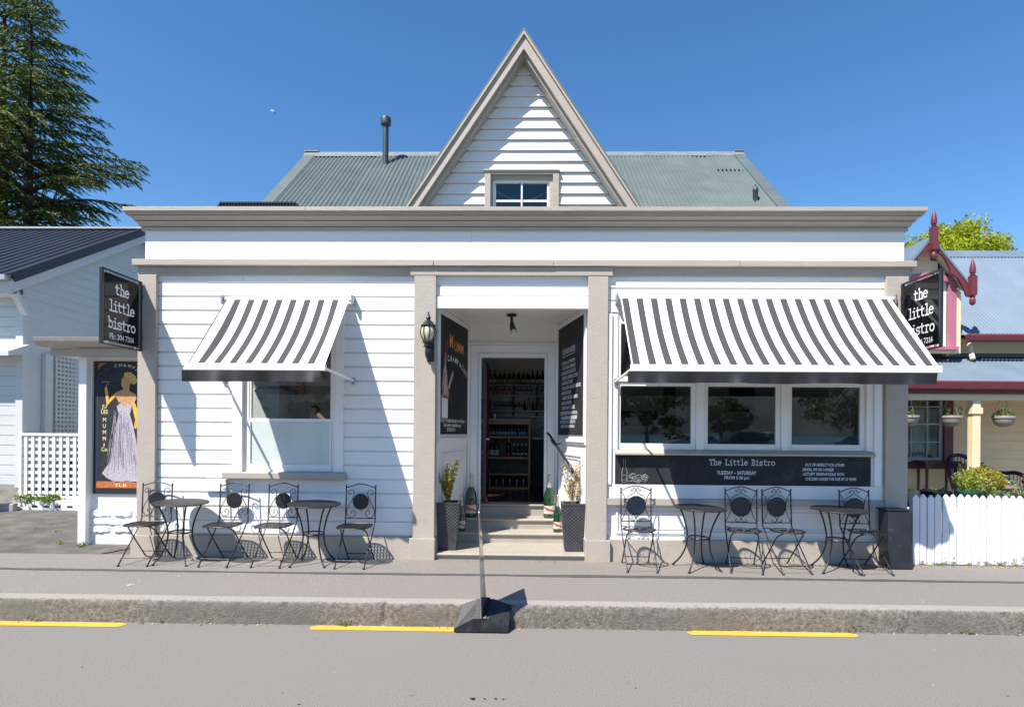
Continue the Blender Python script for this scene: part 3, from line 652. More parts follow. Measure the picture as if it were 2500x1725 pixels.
# ------------------------------------------------------------------ hanging signs
def sign(X, face, label):
    s = thing('hanging_sign', (X, -.06, 2.92), label, 'sign')
    y0, y1, z0, z1 = -.76, -.07, 2.505, 3.355
    f = MB(); f.box(X-.016,X+.016,y0,y0+.032,z0,z1); f.box(X-.016,X+.016,y1-.032,y1,z0,z1); f.box(X-.014,X+.014,y0+.032,y1-.032,z1-.018,z1); f.box(X-.014,X+.014,y0+.032,y1-.032,z0,z0+.014)
    f.box(X-.012,X+.012,y1,-.056,z1-.2,z1-.15); f.box(X-.012,X+.012,y1,-.056,z0+.15,z0+.2)
    f.build('frame', BLACK, s, bevel=.003)
    p = MB().prism([(y0+.055,z0+.04),(y1-.05,z0+.04),(y1-.05,z1-.055),(y1-.07,z1-.04),(y0+.075,z1-.04),(y0+.055,z1-.06)], 'x', X-.004, X+.004).build('panel', GLOSSBLK, s)
    for yy in (y0+.10, y1-.10):
        for zz in (z0+.026, z1-.029): MB().box(X-.010,X+.010,yy-.008,yy+.008,zz-.016,zz+.016).build('clip', METAL, s)
    t = MB()
    for d in (1, -1):
        u = (0, d, 0); xx = X+.0052*d; yc = (y0+y1)/2; H = z1-z0
        yc += 0
        put_type(t, 'the', (xx, yc, z0+H*.70), u, (0,0,1), .118, adv=5.1, wt=.95)
        put_type(t, 'little', (xx, yc, z0+H*.465), u, (0,0,1), .118, adv=5.05, wt=.95, spc={'i':4.3,'l':4.3,'t':4.7})
        put_type(t, 'bistro', (xx, yc, z0+H*.235), u, (0,0,1), .118, adv=4.95, wt=.95, spc={'i':4.5})
        put_type(t, 'Ph: 304 7314', (xx, yc, z0+H*.095), u, (0,0,1), .056, adv=5.3, wt=1.05, spc={':':3.6,' ':2.4,'1':4.2})
    t.build('lettering', LETTER, p)
    return s
sign(-4.63, 1, 'black hanging sign with white lettering beside the black neighbouring roof, left end of the bistro')
sign(4.565, -1, 'black hanging sign with white lettering beside the pink framed dormer, partly behind the long awning')

# ------------------------------------------------------------------ chalkboards
cb = thing('chalkboard', (2.68,0,.93), 'long black chalkboard with bistro name and opening hours under the three-part window', 'chalkboard')
cbp = MB().box(1.122,4.238,-.012,.03,.932,1.288).build('board', BOARD, cb)
t = MB(); yb = -.0142
def X_(px): return at(px, 1140, 0).x
def Z_(py): return 1.55+(HY-py+4)/200.0
put_type(t, 'The Little Bistro', ((X_(1722)+X_(1901))/2, yb, Z_(1134)), (1,0,0), (0,0,1), .068, adv=5.5, wt=.75, spc={' ':4.2,'i':4.9,'t':5.0,'l':4.8})
def hand(mb, s, x0, x1, z, h, Y=yb): put_text(mb, s, (x0, Y, z), (1,0,0), (0,0,1), h/.7, width=x1-x0, tilt=.06)
t.build('lettering', CHALK, cbp); t = MB()
hand(t, 'TUESDAY ~ SATURDAY', X_(1749), X_(1845), Z_(1157), .044); hand(t, 'FROM 5·30 pm', X_(1767), X_(1828), Z_(1168), .036)
t.build('lettering', CHALK, cbp); t = MB()
for s_, a, b, y in (('OUT OF RESPECT FOR OTHER',1964,2060,1135),('DINERS, WE NO LONGER',1958,2034,1146.5),('ACTCEPT RESERVATIONS WITH',1959,2059,1157.5),('CHILDREN UNDER THE AGE OF 10 YEARS',1965,2089,1169)):
    hand(t, s_, X_(a), X_(b), Z_(y), .034)
t.build('lettering', CHALK, cbp)
d = MB(); rr = random.Random(5); bx, bz = 1.235, .955
def rib(mb, pts, r=.0015, Y=-.0145): mb.tube([(p[0], Y, p[1]) for p in pts], r, 4)
rib(d, [(bx-.03,bz),(bx-.03,bz+.13),(bx-.012,bz+.2),(bx-.012,bz+.28),(bx+.012,bz+.28),(bx+.012,bz+.2),(bx+.032,bz+.13),(bx+.032,bz),(bx-.03,bz)], .002)
for q in (.03,.09): rib(d, [(bx-.03,bz+q),(bx,bz+q-.006),(bx+.032,bz+q)])
for i in range(16):
    cx, cz = bx+.05+rr.uniform(0,.21), bz+.01+rr.uniform(0,.075)*(1-.0*i); r0 = rr.uniform(.014,.032)
    rib(d, [(cx+r0*1.3*cos(a*.7)*(1+.25*sin(a*2.1+i)), cz+r0*sin(a*.7)*(1+.2*cos(a*3+i))) for a in range(10)], .0016)
d.build('chalk_drawing', mat('grey_chalk', (.42,.44,.45), .9, var=.4, vs=40), cbp)
MB().box(1.118,4.243,.0305,.13,.931,1.289).build('wall_lining', WHITE2, B)

def porch_board(key, label):
    L, P, slab, tt, n2 = splays[key]
    z0, z1 = 1.52, 3.03
    e = P(L/2, .01, 1.52); th = thing('chalkboard', e, label, 'chalkboard')
    b_ = MB(); slab(b_, .075, L-.055, .001, .013, z0, z1); return th, b_.build('board', BOARD, th), L, P
th, bo, L, P = porch_board('l', 'tall chalkboard with champagne lettering and clipboard on the left porch wall')
def onw(P, key, s, off, z): return Vector(P(s, off, z))
tl = splays['l'][3]; u3 = Vector((tl.x, tl.y, 0))
t = MB(); t2 = MB()
put_text(t2, 'M', onw(P,'l',.42,.0148,2.66), u3, (0,0,1), .26, xs=.75); put_text(t2, 'UMM', onw(P,'l',.62,.0148,2.64), u3, (0,0,1), .19, width=.42)
s_ = 'CHAMPAGNE'
for i, c in enumerate(s_):
    f = i/8; put_text(t, c, onw(P,'l',.36+.78*f,.0148,2.40+.10*sin(pi*(f*.75+.2))-.06*f), u3+Vector((0,0,.35-.9*f)), Vector((0,0,1))-u3*(.35-.9*f), .105)
for s_, a, w_, z in (('OPEN  Tuesday-Saturday from 5.30pm',.10,1.0,1.68),('Book online - thelittlebistro.org',.22,.72,1.62),('03 304 7314',.34,.34,1.56)):
    put_text(t, s_, onw(P,'l',a,.0148,z), u3, (0,0,1), .065, width=w_)
t.build('lettering', CHALK, bo); t2.build('lettering', ORANGE, bo)
g = MB(); RED = mat('red_chalk', (.45,.05,.06), .8, var=.3, vs=30); BEI = mat('beige_chalk', (.42,.36,.28), .8, var=.4, vs=25)
def fl_(mb, pts, m=0, off=.0146): mb.face([onw(P,'l',a,off,z) for a, z in pts], m)
# a plain ribboned bottle in a cooler stands in for the painted figure
fl_(g, [(.17,2.0),(.26,1.98),(.36,2.12),(.33,2.3),(.28,2.42),(.29,2.55),(.25,2.56),(.235,2.42),(.18,2.3),(.15,2.12)], 1)
fl_(g, [(.12,1.92),(.22,1.82),(.40,2.02),(.36,2.16),(.27,2.05),(.17,2.03)], 1, .0144)
fl_(g, [(.15,2.04),(.18,2.03),(.27,2.3),(.25,2.33)], 0, .0149); fl_(g, [(.30,2.2),(.33,2.18),(.50,1.98),(.53,1.9),(.47,1.99)], 0, .0149); fl_(g, [(.25,2.5),(.29,2.5),(.33,2.72),(.31,2.74)], 0, .0149)
fl_(g, [(.38,2.14),(.42,2.1),(.60,2.32),(.56,2.37)], 1, .0143)
g.build('chalk_drawing', [RED, BEI], bo)
ck = MB(); slab = splays['l'][2]
cl = thing('clipboard', onw(P,'l',.18,.02,1.9), 'brown clipboard holding white paper on the left porch chalkboard', 'clipboard')
slab(ck, .078,.36,.0135,.018,1.70,2.02); ck.build('backing_board', mat('hardboard', (.3,.17,.09), .7), cl)
ck = MB(); slab(ck, .13,.345,.0185,.023,1.73,1.985); ck.build('paper', mat('paper', (.7,.7,.74), .8, var=.04), cl)
ck = MB(); slab(ck, .19,.29,.0235,.034,1.975,2.01); ck.build('clip', METAL, cl)
th, bo, L, P = porch_board('r', 'tall chalkboard listing food suppliers on the right porch wall')
tr_ = splays['r'][3]; u3 = Vector((-tr_.x, -tr_.y, 0)); t = MB()
lines = ['OSTRACH OF VENISON','SOUTH FISH COMPANY','OCEAN NORTH SEAFOOD','EMERSON GENERAL STORE','AKAROA BUTCHERY','FRENCH BAY RANGE OLIVE OIL','SAFFRON GOLD','HARBOUR SMOKED SALMON','AKAROA SALMON','BARRYS BAY CHEESE','EGGS OF TAIN','BANKS PENINSULA HONEY']
put_text(t, 'OUR FOOD HEROES', onw(P,'r',1.04,.0148,2.63), u3, (0,0,1), .105, width=.60)
t.face([onw(P,'r',1.04,.0148,2.595),onw(P,'r',.44,.0148,2.60),onw(P,'r',.44,.0148,2.607),onw(P,'r',1.04,.0148,2.603)])
for i, s_ in enumerate(lines): put_text(t, s_, onw(P,'r',1.07-.03*(i%2),.0148,2.49-i*.069), u3, (0,0,1), .066, width=.046*len(s_)*.62+.12)
for i, s_ in enumerate(['THE LITTLE BISTRO FOCUSES ON REGIONAL,','LOCAL & SEASONAL BISTRO CUISINE,','WHICH REFLECTS OUR CONNECTION TO','AKAROA & BANKS PENINSULA.']): put_text(t, s_, onw(P,'r',1.13-.03*(i%2),.0148,1.80-i*.06), u3, (0,0,1), .058, width=.82-.05*i)
t.build('lettering', CHALK, bo)

# ------------------------------------------------------------------ wall lantern, porch lamp, handrail
LANTM = mat('verdigris_black_metal', (.03,.04,.05), .35, .6, var=.4, vs=20, dirt=(.25,.3,.34), dth=(.62,.7), dsc=22)
lx, ly = -1.14, -.17
la = thing('wall_lantern', (lx, -.06, 2.6), 'old black lantern with ribbed cream glass on the pillar left of the door', 'lantern')
MB().lathe([(.0,.0),(.04,.0),(.062,.03),(.082,.075),(.088,.11),(.082,.15),(.062,.19),(.0,.19)], (lx,ly,2.625), 20).build('globe', mat('cream_lamp_glass', (.55,.5,.36), .3, var=.12, vs=6), la, smooth=True)
rb = MB()
for i in range(8):
    a = 2*pi*i/8+.3; rb.tube([(lx+(r+.004)*cos(a), ly+(r+.004)*sin(a), 2.625+z) for r, z in ((.055,.0),(.065,.03),(.084,.075),(.09,.11),(.084,.15),(.064,.19))], .006, 5)
rb.build('ribs', LANTM, la, smooth=True)
MB().lathe([(.088,.19),(.092,.198),(.07,.215),(.055,.24),(.03,.26),(.018,.268),(.022,.275),(.03,.29),(.022,.31),(.012,.315),(.018,.32),(.01,.335),(.013,.345),(.005,.365),(.0,.37)], (lx,ly,2.62), 16).build('lid', LANTM, la, smooth=True)
MB().lathe([(.0,.0),(.05,.0),(.066,.012),(.05,.02),(.05,.045),(.072,.055),(.07,.065),(.0,.065)], (lx,ly,2.56), 8).build('collar', LANTM, la)
br = MB(); br.tube([(lx,ly,2.56),(lx+.005,ly-.005,2.52),(lx+.01,ly+.01,2.47),(lx+.015,ly+.05,2.43),(lx+.02,-.062,2.45)], [.035,.045,.05,.045,.03], 10); br.box(lx-.03,lx+.05,-.075,-.056,2.40,2.62)
br.build('bracket', LANTM, la, smooth=50)
pl = thing('porch_lamp', (-.165,.63,3.115), 'black swivel spotlight with clear bulb on the porch ceiling', 'lamp')
MB().lathe([(.0,-.001),(.07,-.001),(.07,-.018),(.05,-.03),(.0,-.03)][::-1], (-.165,.63,3.115), 16).build('mount', BLACK, pl, smooth=True)
MB().tube([(-.165,.63,3.09),(-.165,.625,3.02),(-.16,.61,2.97),(-.14,.56,2.89)], [.018,.02,.034,.045], 12).build('lamp_shade', BLACK, pl, smooth=True)
MB().ball((-.133,.545,2.865), .042,.042,.045, 12, 8).build('bulb', mat('clear_bulb', (.5,.5,.48), .1), pl, smooth=True)
hr = thing('handrail', (.6,.8,1.2), 'sloping black tube handrail on the right side of the entrance steps', 'handrail')
MB().tube([(.345,1.16,1.545),(.375,1.1,1.51),(.66,.38,1.04),(.685,.32,1.0),(.70,.31,.94)], .017, 10).build('rail', BLACK, hr, smooth=True)
for a in ((.385,1.04,1.46,.53),(.62,.47,1.08,.65)): MB().tube([(a[0],a[1],a[2]),(a[0]+.03,a[1],a[2]-.07),(a[3],a[1],a[2]-.06)], .009, 8).build('bracket', BLACK, hr, smooth=True)

# ------------------------------------------------------------------ planters, champagne bottles
WEAVE = mat('grey_wicker', (.045,.045,.05), .38, var=.3, vs=14)
LEAFY = leafmat('yellow_green_leaves', (.10,.12,.012), (.62,.46,.05)); LEAFP = leafmat('pale_dry_leaves', (.3,.22,.08), (.6,.5,.2)); TWIG = mat('brown_twig', (.2,.12,.08), .9)
def leafquad(mb, c, r, rnd, el=1.6, m=0):
    a = Vector((rnd.gauss(0,1),rnd.gauss(0,1),rnd.gauss(0,1))).normalized(); b_ = a.orthogonal().normalized(); b_ = (Matrix.Rotation(rnd.uniform(0,6.28),3,a) @ b_)
    w = a.cross(b_); mb.face([c-b_*r*el, c+w*r*.7, c+b_*r*el, c-w*r*.7], m)
def planter(cx, cy, z0, label, seed, leafm, dense):
    th = thing('planter', (cx,cy,z0), label, 'plant pot'); H = .60; wt_, wb_ = .147, .105
    mb = MB(); nu, nv = 22, 56
    for k in range(4):
        c_, s_ = cos(pi/2*k), sin(pi/2*k)
        def fn(u, v):
            w = wb_+(wt_-wb_)*v; tcol = u*11; row = v*28
            dsp = .006*abs(sin(pi*row))*(1 if (int(tcol)+int(row))%2 else -.4)*abs(sin(pi*(u*11)))
            lx = (u*2-1)*w; ly_ = -w-dsp; return (cx+lx*c_-ly_*s_, cy+lx*s_+ly_*c_, z0+.01+v*(H-.03))
        mb.grid(fn, nu*2, nv*2)
    mb.build('pot', WEAVE, th, smooth=70)
    rm = MB()
    for k in range(4):
        c_, s_ = cos(pi/2*k), sin(pi/2*k)
        def q(x, y): return (cx+x*c_-y*s_, cy+x*s_+y*c_)
        a, b, c2, d2 = q(-wt_-.004,-wt_-.004), q(wt_+.004,-wt_-.004), q(wt_-.025,-wt_+.025), q(-wt_+.025,-wt_+.025)
        rm.raw([(*a,z0+H-.02),(*b,z0+H-.02),(*c2,z0+H-.02),(*d2,z0+H-.02),(*a,z0+H),(*b,z0+H),(*c2,z0+H),(*d2,z0+H)], [(0,1,5,4),(4,5,6,7),(3,7,6,2)])
    rm.build('rim', WEAVE, th); MB().box(cx-wb_,cx+wb_,cy-wb_,cy+wb_,z0,z0+.012).build('base', WEAVE, th)
    MB().box(cx-wt_+.024,cx+wt_-.024,cy-wt_+.024,cy+wt_-.024,z0+H-.09,z0+H-.05).build('soil', SOIL, th)
    r = random.Random(seed); st = MB(); lf = MB()
    for i in range(13):
        a = r.uniform(0,6.28); lean = r.uniform(.03,.15); h = r.uniform(.22,.50); 
        if i in (0,1): a = pi+.3*i; lean = .13+.02*i; h = .5
        if i in (2,3): a = .1; lean = .10; h = .53
        pts = [Vector((cx+r.uniform(-.03,.03), cy+r.uniform(-.03,.03), z0+H-.06))]
        for k in range(1, 8):
            f = k/7; pts.append(pts[0]+Vector((cos(a)*lean*f**.8+.012*sin(5*f+i), sin(a)*lean*.7*f, h*f+.06)))
        st.tube(pts, [.004*(1-.7*k/7) for k in range(8)], 5)
        for k in range(2, 8):
            for j in range(dense):
                b0 = pts[k-1].lerp(pts[k], r.random()); o = Vector((r.gauss(0,1),r.gauss(0,1),r.gauss(0,.9))).normalized()*r.uniform(.006,.034)
                if r.random() < .25: st.tube([b0, b0+o], .0012, 3, cap=False)
                leafquad(lf, b0+o, r.uniform(.007,.0135), r)
    pt = st.build('stems', TWIG, th); lf.build('foliage', leafm, th); return th
planter(-.935,.235,.075,'grey woven planter with dense yellow-green shrub, left of the entrance steps',3,LEAFY,18)
planter(.635,.235,.075,'grey woven planter with sparse pale shrub, right of the entrance steps',8,LEAFP,9)
GGREEN = mat('dark_green_bottle_glass', (.01,.035,.02), .06, var=.1, spec=.8, coat=.5); GBR = mat('green_bottle_glass', (.005,.034,.010), .06, var=.1, spec=.8, coat=.5)
FOIL = mat('silver_gold_foil', (.5,.49,.42), .35, .7, var=.15, vs=20); LAB = mat('cream_label', (.55,.50,.43), .6, var=.04); LRED = mat('red_sash', (.36,.02,.05), .5)
def champagne(x, y, z, h, r, gm, label, group=None):
    th = thing('champagne_bottle', (x,y,z), label, 'bottle')
    MB().lathe([(0,0),(r*.85,0),(r*.98,h*.012),(r,h*.03),(r,h*.40),(r*.97,h*.47),(r*.82,h*.56),(r*.55,h*.66),(r*.36,h*.74)], (x,y,z), 24).build('bottle_body', gm, th, smooth=True)
    MB().lathe([(r*.50,h*.68),(r*.365,h*.742),(r*.27,h*.83),(r*.23,h*.93),(r*.26,h*.935),(r*.29,h*.95),(r*.27,h*.985),(r*.2,h),(0,h)], (x,y,z), 18).build('foil', FOIL, th, smooth=True)
    lb = MB(); a0, a1 = pi*1.12, pi*1.88; rr_ = r+.0015
    lb.grid(lambda u,v: (x+rr_*cos(a0+(a1-a0)*u), y+rr_*sin(a0+(a1-a0)*u), z+h*(.10+.185*v)), 14, 1); lo = lb.build('label', LAB, th, smooth=True)
    sr = MB(); rs = r+.0025; sr.grid(lambda u,v: (x+rs*cos(a0+(a1-a0)*u), y+rs*sin(a0+(a1-a0)*u), z+h*(.255-.115*u+(.036*v-.018))), 14, 1); sr.build('sash', LRED, lo, smooth=True)
    md = MB(); md.lathe([(r*.2,-.004),(r*.2,.0),(r*.14,.003),(0,.003)][::-1], (x, y-r*.60, z+h*.66), 14, axis='y'); md.build('medallion', mat('dark_seal', (.02,.03,.08), .4), th)
    vs, fs = textmesh('MUMM'); tx = MB(); w_ = max(v[0] for v in vs); sz = h*.055; rt_ = r+.0032
    tx.raw([(x+rt_*cos(-pi/2+(v[0]-w_/2)*sz/rt_), y+rt_*sin(-pi/2+(v[0]-w_/2)*sz/rt_), z+h*.165+v[1]*sz) for v in vs], fs); tx.build('lettering', LRED, lo)
    return th
champagne(-.735,1.19,.347,.612,.083,GGREEN,'large dark green champagne bottle on the third step, left of the door')
champagne(-.835,.82,.206,.50,.060,GGREEN,'smaller dark champagne bottle beside the left woven planter')
champagne(.375,1.19,.347,.612,.083,GBR,'large bright green champagne bottle on the third step, right of the door')
champagne(.475,.82,.206,.50,.060,GBR,'smaller green champagne bottle half hidden by the right woven planter')

# ------------------------------------------------------------------ chairs and tables
TILE = mat('dark_blue_mosaic', (.006,.016,.032), .3, var=.5, vs=35, coat=.1); SLATE = mat('black_slate_disc', (.010,.010,.013), .5, var=.4, vs=15, bump=.4, bs=40)
TOPM = mat('worn_black_table_top', (.02,.019,.02), .5, var=.35, vs=8, bump=.3, bs=25, spec=.3)
def bend(pts, n=5):
    """Catmull-Rom through pts"""
    P = [Vector(p) for p in pts]; P = [P[0]*2-P[1]]+P+[P[-1]*2-P[-2]]; o = []
    for i in range(1, len(P)-2):
        for k in range(n):
            t = k/n; a, b, c, d = P[i-1:i+3]; o.append(.5*((2*b)+(c-a)*t+(2*a-5*b+4*c-d)*t*t+(3*b-a-3*c+d)*t**3))
    return o+[P[-2]]
def chair(kind):
    c = thing('bistro_chair', (0,0,0), '', 'chair')
    bf = MB(); yb_ = lambda z: .20+.03*(z-.47)/.43
    for s in (-1, 1):
        bf = MB(); w = .178
        bf.tube([(s*w, yb_(.9), .885),(s*w,.20,.47),(s*(w-.004),.05,.30),(s*(w-.012),-.25,.012)], .0078, 7)
        bf.ball((s*w, yb_(.9), .892), .011,.011,.013, 8, 6); bf.lathe([(0,0),(.016,0),(.014,.012),(.008,.02),(0,.02)], (s*(w-.012),-.252,0), 8)
        bf.build('leg', BLACKM, c, smooth=50)
        rl = MB(); rl.tube(bend([(s*.10,-.13,.437),(s*.135,-.12,.42),(s*.152,-.05,.36),(s*.152,.08,.20),(s*.155,.245,.01)], 4), .0078, 7)
        rl.lathe([(0,0),(.014,0),(.012,.012),(0,.014)], (s*.155,.247,0), 8); rl.build('leg', BLACKM, c, smooth=50)
    st = MB(); st.tube([(-.168,-.205,.085),(.168,-.205,.085)], .006, 6); st.build('stretcher', BLACKM, c, smooth=50)
    st = MB(); st.tube([(-.154,.19,.085),(.154,.19,.085)], .006, 6); st.build('stretcher', BLACKM, c, smooth=50)
    bk = MB(); yz = lambda x, z: (x, yb_(z), z)
    top = .925 if kind == 'B' else .918
    bk.tube(bend([yz(-.178,.868), yz(-.10,top-.022), yz(0,top), yz(.10,top-.022), yz(.178,.868)], 5), .0065, 6)
    bk.tube([yz(-.178,.505), yz(.178,.505)], .0062, 6)
    if kind == 'A':
        S_ = [(-.118,.800),(-.135,.790),(-.152,.805),(-.145,.835),(-.110,.845),(-.082,.815),(-.095,.745),(-.150,.645),(-.168,.575),(-.140,.520),(-.090,.520),(-.062,.560),(-.080,.598),(-.108,.592),(-.112,.570),(-.098,.562)]
        for s in (-1, 1): bk.tube(bend([yz(s*-1*x_ if s > 0 else x_, z_) for x_, z_ in S_], 3), .0042, 5)
        bk.tube([yz(0,.61), yz(0,.60)], .004, 5)
    else:
        U_ = [(-.052,.885),(-.062,.872),(-.050,.862),(-.036,.875),(-.034,.898),(-.018,.902),(-.006,.875),(-.022,.84),(-.07,.815),(-.105,.79)]
        D_ = [(-.045,.535),(-.060,.540),(-.060,.520),(-.035,.512),(-.010,.525),(-.006,.552),(-.03,.578),(-.085,.61)]
        for s in (-1, 1):
            for K in (U_, D_): bk.tube(bend([yz(x_*(-s), z_) for x_, z_ in K], 3), .0042, 5)
            bk.tube(bend([yz(s*.172,.855), yz(s*.130,.78), yz(s*.112,.685), yz(s*.135,.59), yz(s*.172,.515)], 4), .0045, 5)
    bk.build('back_frame', BLACKM, c, smooth=50)
    zc, rd = (.705,.096) if kind == 'A' else (.692,.108)
    dk = MB().lathe([(0,-.007),(rd-.002,-.007),(rd,-.005),(rd,.006),(rd-.003,.008),(0,.008)], (0,yb_(zc),zc), 36, axis='y').build('back_disc', SLATE if kind == 'A' else TILE, c, smooth=True)
    if kind == 'B': MB().tube([(cos(2*pi*i/32)*(rd+.003), yb_(zc)-.004, zc+sin(2*pi*i/32)*(rd+.003)) for i in range(32)], .0055, 6, closed=True).build('back_ring', BLACKM, c, smooth=50)
    se = MB()
    if kind == 'A':
        def out(a): 
            ca, sa = cos(a), sin(a); k = (abs(ca)**3.2+abs(sa)**3.2)**(-1/3.2); return (.19*k*ca, -.03+(.185 if sa > 0 else .20)*k*sa)
        ring = [out(2*pi*i/48) for i in range(48)]
        se.tube([(x,y,.45) for x, y in ring], .007, 6, closed=True)
        for sg in (-1, 1):
            for i in range(-7, 8):
                o_ = i*.039; hits = []
                for k in range(48):
                    a, b = Vector(ring[k]), Vector(ring[(k+1)%48]); fa = (a.x*sg-(a.y+.03))-o_; fb = (b.x*sg-(b.y+.03))-o_
                    if fa*fb < 0: hits.append(a.lerp(b, fa/(fa-fb)))
                if len(hits) == 2: se.obox((hits[0].x,hits[0].y,.4500+.0015*sg),(hits[1].x,hits[1].y,.4500+.0015*sg), .0125, .0018)
    else:
        for rd_ in (.188,.178,.075,.03): se.tube([(rd_*cos(2*pi*i/32), -.03+rd_*sin(2*pi*i/32), .45) for i in range(32)], .0048 if rd_ > .1 else .003, 5, closed=True)
        for i in range(14):
            a = 2*pi*i/14; se.tube(bend([(.03*cos(a),-.03+.03*sin(a),.451),(.10*cos(a+.35),-.03+.10*sin(a+.35),.452),(.15*cos(a+.15),-.03+.15*sin(a+.15),.452),(.182*cos(a),-.03+.182*sin(a),.451)], 3), .003, 4)
            a2 = a+.22; se.tube([(.178*cos(a2+.05*k)-.0*k, -.03+.178*sin(a2+.05*k), .451) if k < 1 else ((.178-.02*sin(k))*cos(a2+.07*k), -.03+(.178-.02*sin(k))*sin(a2+.07*k), .452) for k in range(4)], .0026, 4)
        se.tube([(-.178,.19,.452),(-.12,.11,.452)], .006, 5); se.tube([(.178,.19,.452),(.12,.11,.452)], .006, 5)
    se.build('seat', BLACKM, c, smooth=50)
    return c
CA = chair('A'); CB = chair('B')
GA, GB = 'scroll backed bistro chairs with slate discs along the left wall', 'bistro chairs with blue tiled discs along the right wall'
Lc = [(-4.39,-.315,.02,'leftmost lattice seat chair, in front of the corner pillar left of a round table'),
      (-3.475,-.315,-.04,'lattice seat chair right of the leftmost table, below the junction box'),
      (-2.885,-.315,-.03,'lattice seat chair left of the second table, below the kitchen window'),
      (-1.945,-.325,.0,'lattice seat chair nearest the left doorway pillar, right of the second table')]
for i, (x, y, r_, lb) in enumerate(Lc):
    if i == 0: c = CA; c.location = (wx(x, y), y, pz(y)); c.rotation_euler = (0,0,r_); c['label'] = lb; c['group'] = GA
    else: c = dup(CA, (x, y, pz(y)), r_, lb, GA)
    c.rotation_euler.x = .012
Rc = [(1.355,-.33,-.02,'round seat chair nearest the doorway, left of the third table'),
      (2.575,-.33,-.20,'round seat chair right of the third table, turned outwards beside another chair'),
      (3.065,-.335,.10,'round seat chair left of the fourth table, back to back with its neighbour'),
      (3.985,-.335,.04,'rightmost round seat chair, behind the fourth table beside the black bin')]
for i, (x, y, r_, lb) in enumerate(Rc):
    if i == 0: c = CB; c.location = (wx(x, y), y, pz(y)); c.rotation_euler = (0,0,r_); c['label'] = lb; c['group'] = GB
    else: c = dup(CB, (x, y, pz(y)), r_, lb, GB)
    c.rotation_euler.x = .012
def table():
    t = thing('bistro_table', (0,0,0), '', 'table')
    MB().lathe([(0,.694),(.285,.694),(.298,.697),(.302,.703),(.298,.709),(.285,.712),(0,.712)], (0,0,0), 48).build('tabletop', TOPM, t, smooth=True)
    for k in range(4):
        a = pi/2*k; ca, sa = cos(a), sin(a)
        g = MB(); g.tube(bend([(r*ca, r*sa, z) for r, z in ((.235,.69),(.20,.62),(.155,.50),(.128,.36),(.145,.22),(.20,.10),(.275,.012))], 4), .0095, 8)
        g.lathe([(0,0),(.018,0),(.015,.012),(0,.016)], (.278*ca,.278*sa,0), 8); g.build('leg', BLACKM, t, smooth=50)
    MB().tube([(.118*cos(2*pi*i/28), .118*sin(2*pi*i/28), .36) for i in range(28)], .0085, 7, closed=True).build('leg_ring', BLACKM, t, smooth=50)
    return t
T0 = table()
for i, (x, y, r_, lb) in enumerate([(-3.99,-.33,.75,'leftmost round black table, between the corner pillar and the junction box'),(-2.44,-.33,.80,'round black table between two chairs left of the doorway pillar'),
      (2.03,-.34,1.0,'round black table on the doorway side of the long chalkboard window'),(3.64,-.36,.62,'rightmost round black table, near the black bin')]):
    if i == 0: t = T0; t.location = (wx(x, y), y, pz(y)); t.rotation_euler = (0,0,r_); t['label'] = lb; t['group'] = 'round black bistro tables on the pavement'
    else: t = dup(T0, (x, y, pz(y)), r_, lb, 'round black bistro tables on the pavement')
    t.rotation_euler.x = .04

# ------------------------------------------------------------------ black bin box, pavement sign
bb = thing('black_box', (4.53,-.2,0), 'scuffed tall black painted box beside the right corner of the bistro', 'box')
SCUFF = mat('scuffed_black_paint', (.018,.022,.03), .45, var=.3, vs=6, dirt=(.12,.13,.14), dth=(.62,.68), dsc=7)
m_ = MB(); m_.raw([(4.29,-.29,.0),(4.575,-.29,.0),(4.60,-.06,.0),(4.31,-.06,.0),(4.28,-.29,.665),(4.545,-.29,.665),(4.58,-.06,.675),(4.30,-.06,.675)], [(0,3,2,1),(4,5,6,7),(0,1,5,4),(1,2,6,5),(2,3,7,6),(3,0,4,7)])
m_.build('box_body', SCUFF, bb, bevel=.006)
lid = MB().box(4.275,4.55,-.296,-.055,.676,.69).build('lid', SCUFF, bb, bevel=.003)
ps = thing('pavement_sign', (-.35,-1.8,-.2), 'black rubber based sign with thin panel seen edge-on at the kerb', 'sign')
RUB = mat('black_rubber', (.012,.012,.013), .34, var=.4, vs=6, dirt=(.06,.058,.055), dth=(.5,.75), dsc=5, bump=.15, bs=70)
bs_ = MB(); zf, zb2 = -.232, -.03
Vf = [(-.607,-1.97,zf),(-.124,-1.97,zf)]; Tf = [(-.437,-1.95,-.115),(-.300,-1.95,-.115)]; Tb = [(-.395,-1.815,.03),(-.258,-1.815,.03)]; Vb = [(-.555,-1.81,-.03),(-.094,-1.81,-.03)]
lf_ = [(-.607,-1.965,-.205),(-.124,-1.965,-.205)]
vv = Vf+lf_+Tf+Tb+Vb+[(-.56,-1.81,-.232),(-.10,-1.81,-.232)]
bs_.raw(vv, [(0,1,3,2),(2,3,5,4),(4,5,7,6),(2,4,6,8),(5,3,9,7),(6,7,9,8),(0,2,8,10),(3,1,11,9),(8,9,11,10),(1,0,10,11)])
bs_.build('base', RUB, ps, bevel=.006)
PANM = mat('smoked_panel', (.10,.10,.11), .15, var=.1)
pnl = MB()
def pq(u, v, o=0):   # u front..rear, v bottom..top; the thin sheet is slightly bowed
    yb, yt = -1.96+.14*u, -2.27+.53*u; xb, xt = -.362+.03*u, -.367-.030*u
    return (xb+(xt-xb)*v+o, yb+(yt-yb)*v, (-.10+.14*u)+(.878+.10-.14*u)*v)
pnl.grid(lambda u,v: pq(u,v,-.003), 4, 10); pnl.grid(lambda u,v: pq(u,v,.003), 4, 10); po = pnl.build('panel', PANM, ps, smooth=True)
